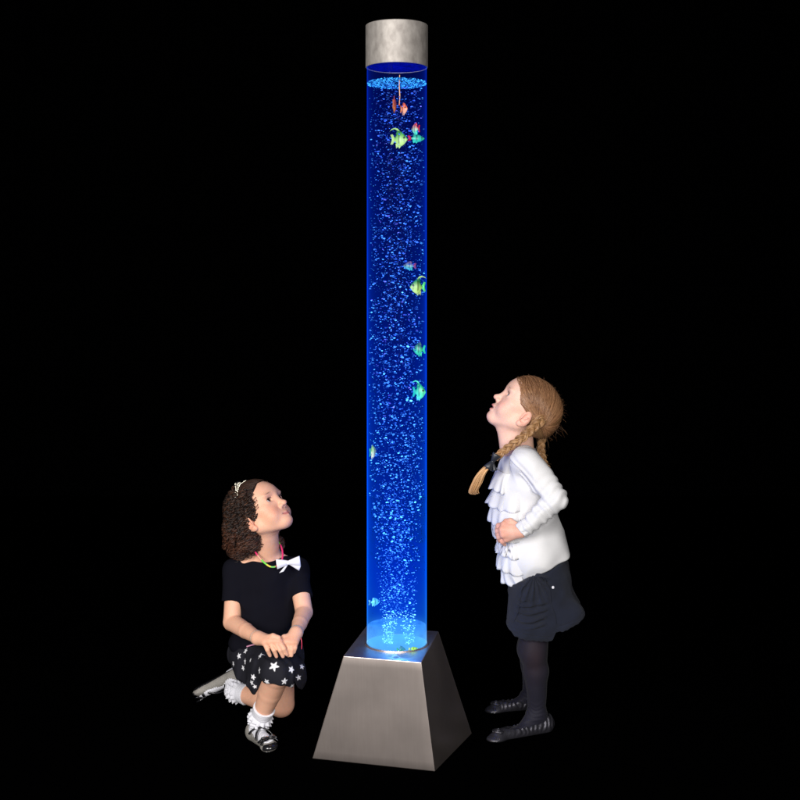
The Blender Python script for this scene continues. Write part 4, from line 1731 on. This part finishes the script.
# ballet flats with a rosette
def flat_shoe(hl, to, seed):
    fw = unit((to - hl) * np.array([1, 1, 0]))
    up = np.array([0, 0, 1.0])
    side = np.cross(fw, up)
    A = np.array([fw, side, up])
    L = np.linalg.norm(to - hl)
    sole_z = -.018
    hl = hl.copy()
    to = to.copy()
    s = Shape()
    base = hl[2] - .022
    to[2] = base + .019
    hl[2] = base + .026
    s.add(RC(hl, to - up * .002, .0268, .0195), .01)
    s.add(EL(to + fw * .010 + up * (-.008), (.027, .0255, .0120), A), .012)
    s.add(EL(hl - fw * .003 + up * .006, (.0255, .0250, .030), A), .01)
    c = (hl + to) / 2
    s.sub(EL(c + up * .030 - fw * .006, (L * .46, .0215, .030), A), .004)
    s.sub(EL(hl + up * .044 + fw * .016, (.036, .0230, .030), A), .004)
    s.cut((0, 0, .0015), (0, 0, -1), .001)
    wv = wavy(seed, 200)

    def rch(p):
        t = (p - hl) @ fw
        return .0010 * np.sin(t * 430 + 2.5 * wv(p)) * np.clip((.125 - t) / .03, 0, 1) * np.clip((p[..., 2] - base - .012) / .01, 0, 1) + .0003 * wv(p)
    s.warp(rch)
    o = sdf_obj('shoe', s, M['pewter'], g2, .0016)
    q = Shape()
    q.add(RC(hl, to - up * .004, .0275, .0190), .01)
    q.add(EL(to + fw * .010 - up * .006, (.0290, .0270, .016), A), .012)
    q.cut((0, 0, .0045), (0, 0, 1), .001)
    q.cut((0, 0, .0008), (0, 0, -1), .001)
    sdf_obj('sole', q, M['black_patent'], o, .0016)
    G = Geo()
    cc = to + fw * .002 + up * .010
    for k in range(7):
        a = np.linspace(0, 2 * math.pi * .8, 16) + k * 2.1
        r = .0035 + .0022 * k
        path = cc + (r * np.cos(a))[:, None] * fw + (r * np.sin(a))[:, None] * side + up * (.006 - .0008 * k)
        V, F = ribbon_geo(path, np.tile(unit(up + fw * .2), (16, 1)), .008, .0007)
        G.add(V, F)
    G.build('rosette', M['pewter'], o)
    a = np.linspace(-1.3, 1.3, 14)
    G = Geo()
    path = to + fw * .012 + np.sin(a)[:, None] * side * .026 + np.cos(a)[:, None] * up * .012 - up * .006
    G.tube(path, .0012, 6)
    path = to + fw * .017 + np.sin(a)[:, None] * side * .024 + np.cos(a)[:, None] * up * .0105 - up * .006
    G.tube(path, .0012, 6)
    G.build('toe_trim', basic('steel_trim_%d' % seed, (.4, .4, .42), .25, metal=1), o)


flat_shoe(feet[0][0], feet[0][1] , 111)
flat_shoe(feet[1][0], feet[1][1] , 121)

# ---- blond hair: core, combed strands, braids
hs = Shape()
hs.add(H2.e((0, -8, 27), (70.5, 84, 68)), .012)
hs.add(H2.e((0, -46, 8), (66, 58, 62)), .02)
hs.add(H2.e((0, -64, -14), (49, 36, 41)), .02)
hs.sub(H2.e((0, 107, -33), (112, 80, 85)), .006)
for d in (-1, 1):
    hs.sub(H2.e((d * 74, 56, -12), (34, 24, 50)), .008)
    hs.sub(H2.e((d * 70, 2, -34), (20, 30, 32)), .008)
GN_ = H2.w(-58, -58, -10)       # where the near braid is gathered
GF_ = H2.w(58, -58, -10)
hw = wavy(131, 60)


def comb(p):
    L = H2.loc(p)
    n = np.zeros(p.shape[:-1])
    an = np.arctan2(L[..., 2] + 10, L[..., 1] + 58)
    return .0009 * np.sin(an * 70 + 2 * hw(p)) * np.clip(np.hypot(L[..., 2] + 10, L[..., 1] + 58) / 40, 0, 1) + .0012 * hw(p)


hs0 = Shape()
hs0.ops = list(hs.ops)
hs0.add(H2.e((0, -6, 26), (67.6, 81.6, 66.6)), .004)
hs.warp(lambda p: comb(p) + .0012)


def hcol2(V):
    L = H2.loc(V)
    an = np.arctan2(L[:, 2] + 10, L[:, 1] + 58)
    s = .5 + .5 * np.sin(an * 95 + 3 * hw(V)) * np.sin(an * 31 + 1)
    return lerp(np.tile(np.array([.17, .085, .035]), (len(V), 1)), np.array([.36, .20, .085]), s)


hair2 = sdf_obj('hair', hs, M['blond_hair'], g2, .0016, None, hcol2)
rh = np.random.default_rng(77)
G = Geo()


def blond(l=None):
    u = rh.uniform() if l is None else l
    c = np.array([.13, .052, .022]) * (1 - u) + np.array([.47, .25, .125]) * u
    return c * rh.uniform(.8, 1.15)


starts, ends = [], []
for side_ in (-1, 1):
    GP = GN_ if side_ < 0 else GF_
    N = 2500 if side_ < 0 else 400
    for i in range(N):
        u = rh.uniform()
        if u < .36:       # hairline, forehead to ear
            v = rh.uniform()
            a = H2.w(side_ * (4 + 62 * v ** .8), 80 - 52 * v ** 1.4, 54 - 52 * v ** 1.7 + rh.normal(0, 1.5))
        elif u < .82:     # the parting over the crown to the nape
            v = rh.uniform(-.25, 1.30) * math.pi / 2
            a = H2.w(side_ * rh.uniform(1, 3), -8 + 90 * math.cos(v + .5), 27 + 74 * math.sin(v + .5))
        else:
            a = H2.w(side_ * rh.uniform(0, 25), rh.uniform(-110, -80), rh.uniform(-40, 30))
        starts.append(a)
        ends.append(GP + rh.normal(0, .0035, 3))
n = 15
t = np.linspace(0, 1, n)[None, :, None]
starts, ends = np.array(starts)[:, None], np.array(ends)[:, None]
lin = starts * (1 - t) + ends * t
mid = H2.w(0, -10, 15)
lin = mid + (lin - mid) * 1.15
q, _ = hs0.project(lin.reshape(-1, 3), .0006, 5)
q = q.reshape(-1, n, 3)
tt = np.linspace(0, 1, n)[:, None]
for p_ in q:
    if np.abs(np.diff(p_, axis=0)).max() > .035:
        continue
    out = unit(p_[7] - mid)
    p_ = p_ + np.sin(tt * rh.uniform(2, 4)) * (out * rh.uniform(-.0008, .0010) + np.array([0, 0, rh.normal(0, .0012)]))
    G.tube(p_, np.interp(np.linspace(0, 1, n), [0, .1, 1], [.0002, .0005, .0004]) * rh.uniform(.6, 1.2), 3, blond())
# flyaway hairs
for i in range(225):
    v = rh.uniform(.2, 2.9)
    if i < 180:
        a = H2.w(rh.uniform(-30, 30), -8 + 84 * math.cos(v), 27 + 70 * math.sin(v))
    else:
        a = H2.w(rh.uniform(-45, 45), rh.uniform(-100, -70), rh.uniform(-60, 20))
    q0, gr = hs.project(a[None], 0, 6)
    q0, gr = q0[0], gr[0]
    ln = rh.uniform(.004, .013) if i < 180 else rh.uniform(.010, .034)
    d = unit(gr + np.array([.5, 0, -.6 if i >= 180 else .1]) + rh.normal(0, .45, 3))
    t = np.linspace(0, 1, 9)[:, None]
    path = q0 + d * ln * t + np.array([0, 0, -1.0]) * ln * .6 * t ** 2 + rh.normal(0, .003, 3) * np.sin(t * 5)
    G.tube(path, np.linspace(.00022, .00008, 9), 3, blond() * .6)
G.build('hair_strands', M['blond_hair'], hair2)


def braid(path, r0, r1, parent, seed):
    rg = np.random.default_rng(seed)
    n = 150
    p = smooth_path(path, n)
    T = np.gradient(p, axis=0)
    ds = np.linalg.norm(T, axis=1)
    T /= ds[:, None]
    s = np.cumsum(ds)
    Y = np.tile(np.array([0, -1.0, 0]), (n, 1))
    Y = Y - T * (Y * T).sum(1)[:, None]
    Y /= np.linalg.norm(Y, axis=1)[:, None]
    X = np.cross(T, Y)
    R = np.interp(s, [0, s[-1]], [r0, r1])
    G = Geo()
    w0 = 2 * math.pi / (R.mean() * 5.6)
    for i in range(3):
        ph = s * w0 + i * 2 * math.pi / 3
        c = p + X * (R * .72 * np.sin(ph))[:, None] + Y * (R * .40 * np.sin(2 * ph))[:, None]
        Ti = np.gradient(c, axis=0)
        Ti /= np.linalg.norm(Ti, axis=1)[:, None]
        G.tube(c, R * .44, 8, (.22, .11, .045))
        A = np.cross(Ti, Y)
        A /= np.linalg.norm(A, axis=1)[:, None]
        B = np.cross(Ti, A)
        for j in range(20):
            a = j / 20 * 2 * math.pi + rg.normal(0, .1)
            tw = a + s * 25
            q = c + (A * np.cos(tw)[:, None] + B * np.sin(tw)[:, None]) * (R * .44)[:, None]
            col = (np.array([.24, .12, .05]) + rg.uniform() * np.array([.34, .22, .11]))
            G.tube(q, .0009, 3, col)
    for i in range(26):
        k = rg.integers(5, n - 10)
        d = unit(X[k] * rg.choice([-1, 1]) + rg.normal(0, .4, 3))
        t = np.linspace(0, 1, 6)[:, None]
        G.tube(p[k] + X[k] * 0 + d * (R[k] + rg.uniform(.003, .009)) * t + T[k] * .01 * t ** 2, .00022, 3, (.40, .25, .12))
    return G.build('braid', M['blond_hair'], parent)


bp = [P(543, 418, 3.600), P(538, 423, 3.582), P(530.5, 430.5, 3.572), P(521, 438.5, 3.575), P(511.5, 445.5, 3.585), P(502.5, 452, 3.592), P(495, 458.5, 3.590)]
br1 = braid(bp, .0135, .0095, hair2, 5)
bq = [H2.w(58, -60, -10), P(545, 440, 3.74), P(543, 452, 3.745), P(544.5, 462, 3.742), P(546, 468, 3.74)]
bq = [H2.w(40, -84, -14), P(541, 447, 3.70), P(542.5, 456, 3.700), P(544.5, 463, 3.705), P(548, 470, 3.715)]
br2 = braid(bq, .0110, .0085, hair2, 6)


def tuft(path, w, parent, seed, n_st=130):
    rg = np.random.default_rng(seed)
    p = smooth_path(path, 16)
    G = Geo()
    t = np.linspace(0, 1, 16)
    prof = np.interp(t, [0, .2, .6, .85, 1], [.35, .8, 1.0, .8, .35]) * w
    for i in range(n_st):
        a = rg.uniform(0, 6.28)
        r = math.sqrt(rg.uniform())
        off = np.array([math.cos(a), math.sin(a) * .8, math.sin(a + 1) * .4]) * r
        q = p + off * prof[:, None] + rg.normal(0, .0006, 3) * np.sin(t * 4)[:, None]
        m = rg.integers(13, 17)
        G.tube(q[:m], np.linspace(.0011, .0004, m), 3, (np.array([.40, .20, .07]) + rg.uniform() * np.array([.40, .28, .15])))
    G.build('hair_end', M['blond_hair'], parent)


tuft([P(492, 463, 3.588), P(486, 468, 3.585), P(480.5, 475, 3.582), P(476.5, 484, 3.582), P(473.5, 491, 3.586), P(477, 493.5, 3.59)], .0175, br1, 9, 190)
tuft([P(550, 474, 3.718), P(554, 479, 3.72), P(556, 484, 3.725)], .006, br2, 10, 40)
G = Geo()
bow_geo(G, P(492.5, 461.5, 3.574), unit(np.array([.55, 0, .83])), unit(np.array([-.83, 0, .55])), np.array([0, -1.0, 0]), .046, .026, tails=False)
for tip in (P(487, 468.5, 3.572), P(495, 471, 3.570)):
    t = np.linspace(0, 1, 8)[:, None]
    c0 = P(492.5, 461.5, 3.572)
    V, F = ribbon_geo(c0 + (tip - c0) * t, np.tile(unit(np.array([.9, 0, .3])), (8, 1)), np.linspace(.006, .014, 8), .0008)
    G.add(V, F)
G.build('hair_bow', M['black_satin'], br1)
G = Geo()
bow_geo(G, P(549.5, 472.5, 3.700), unit(np.array([.5, 0, -.8])), unit(np.array([.8, 0, .5])), np.array([.3, -.9, 0]), .034, .016, tails=False)
G.build('hair_bow', M['black_satin'], br2)
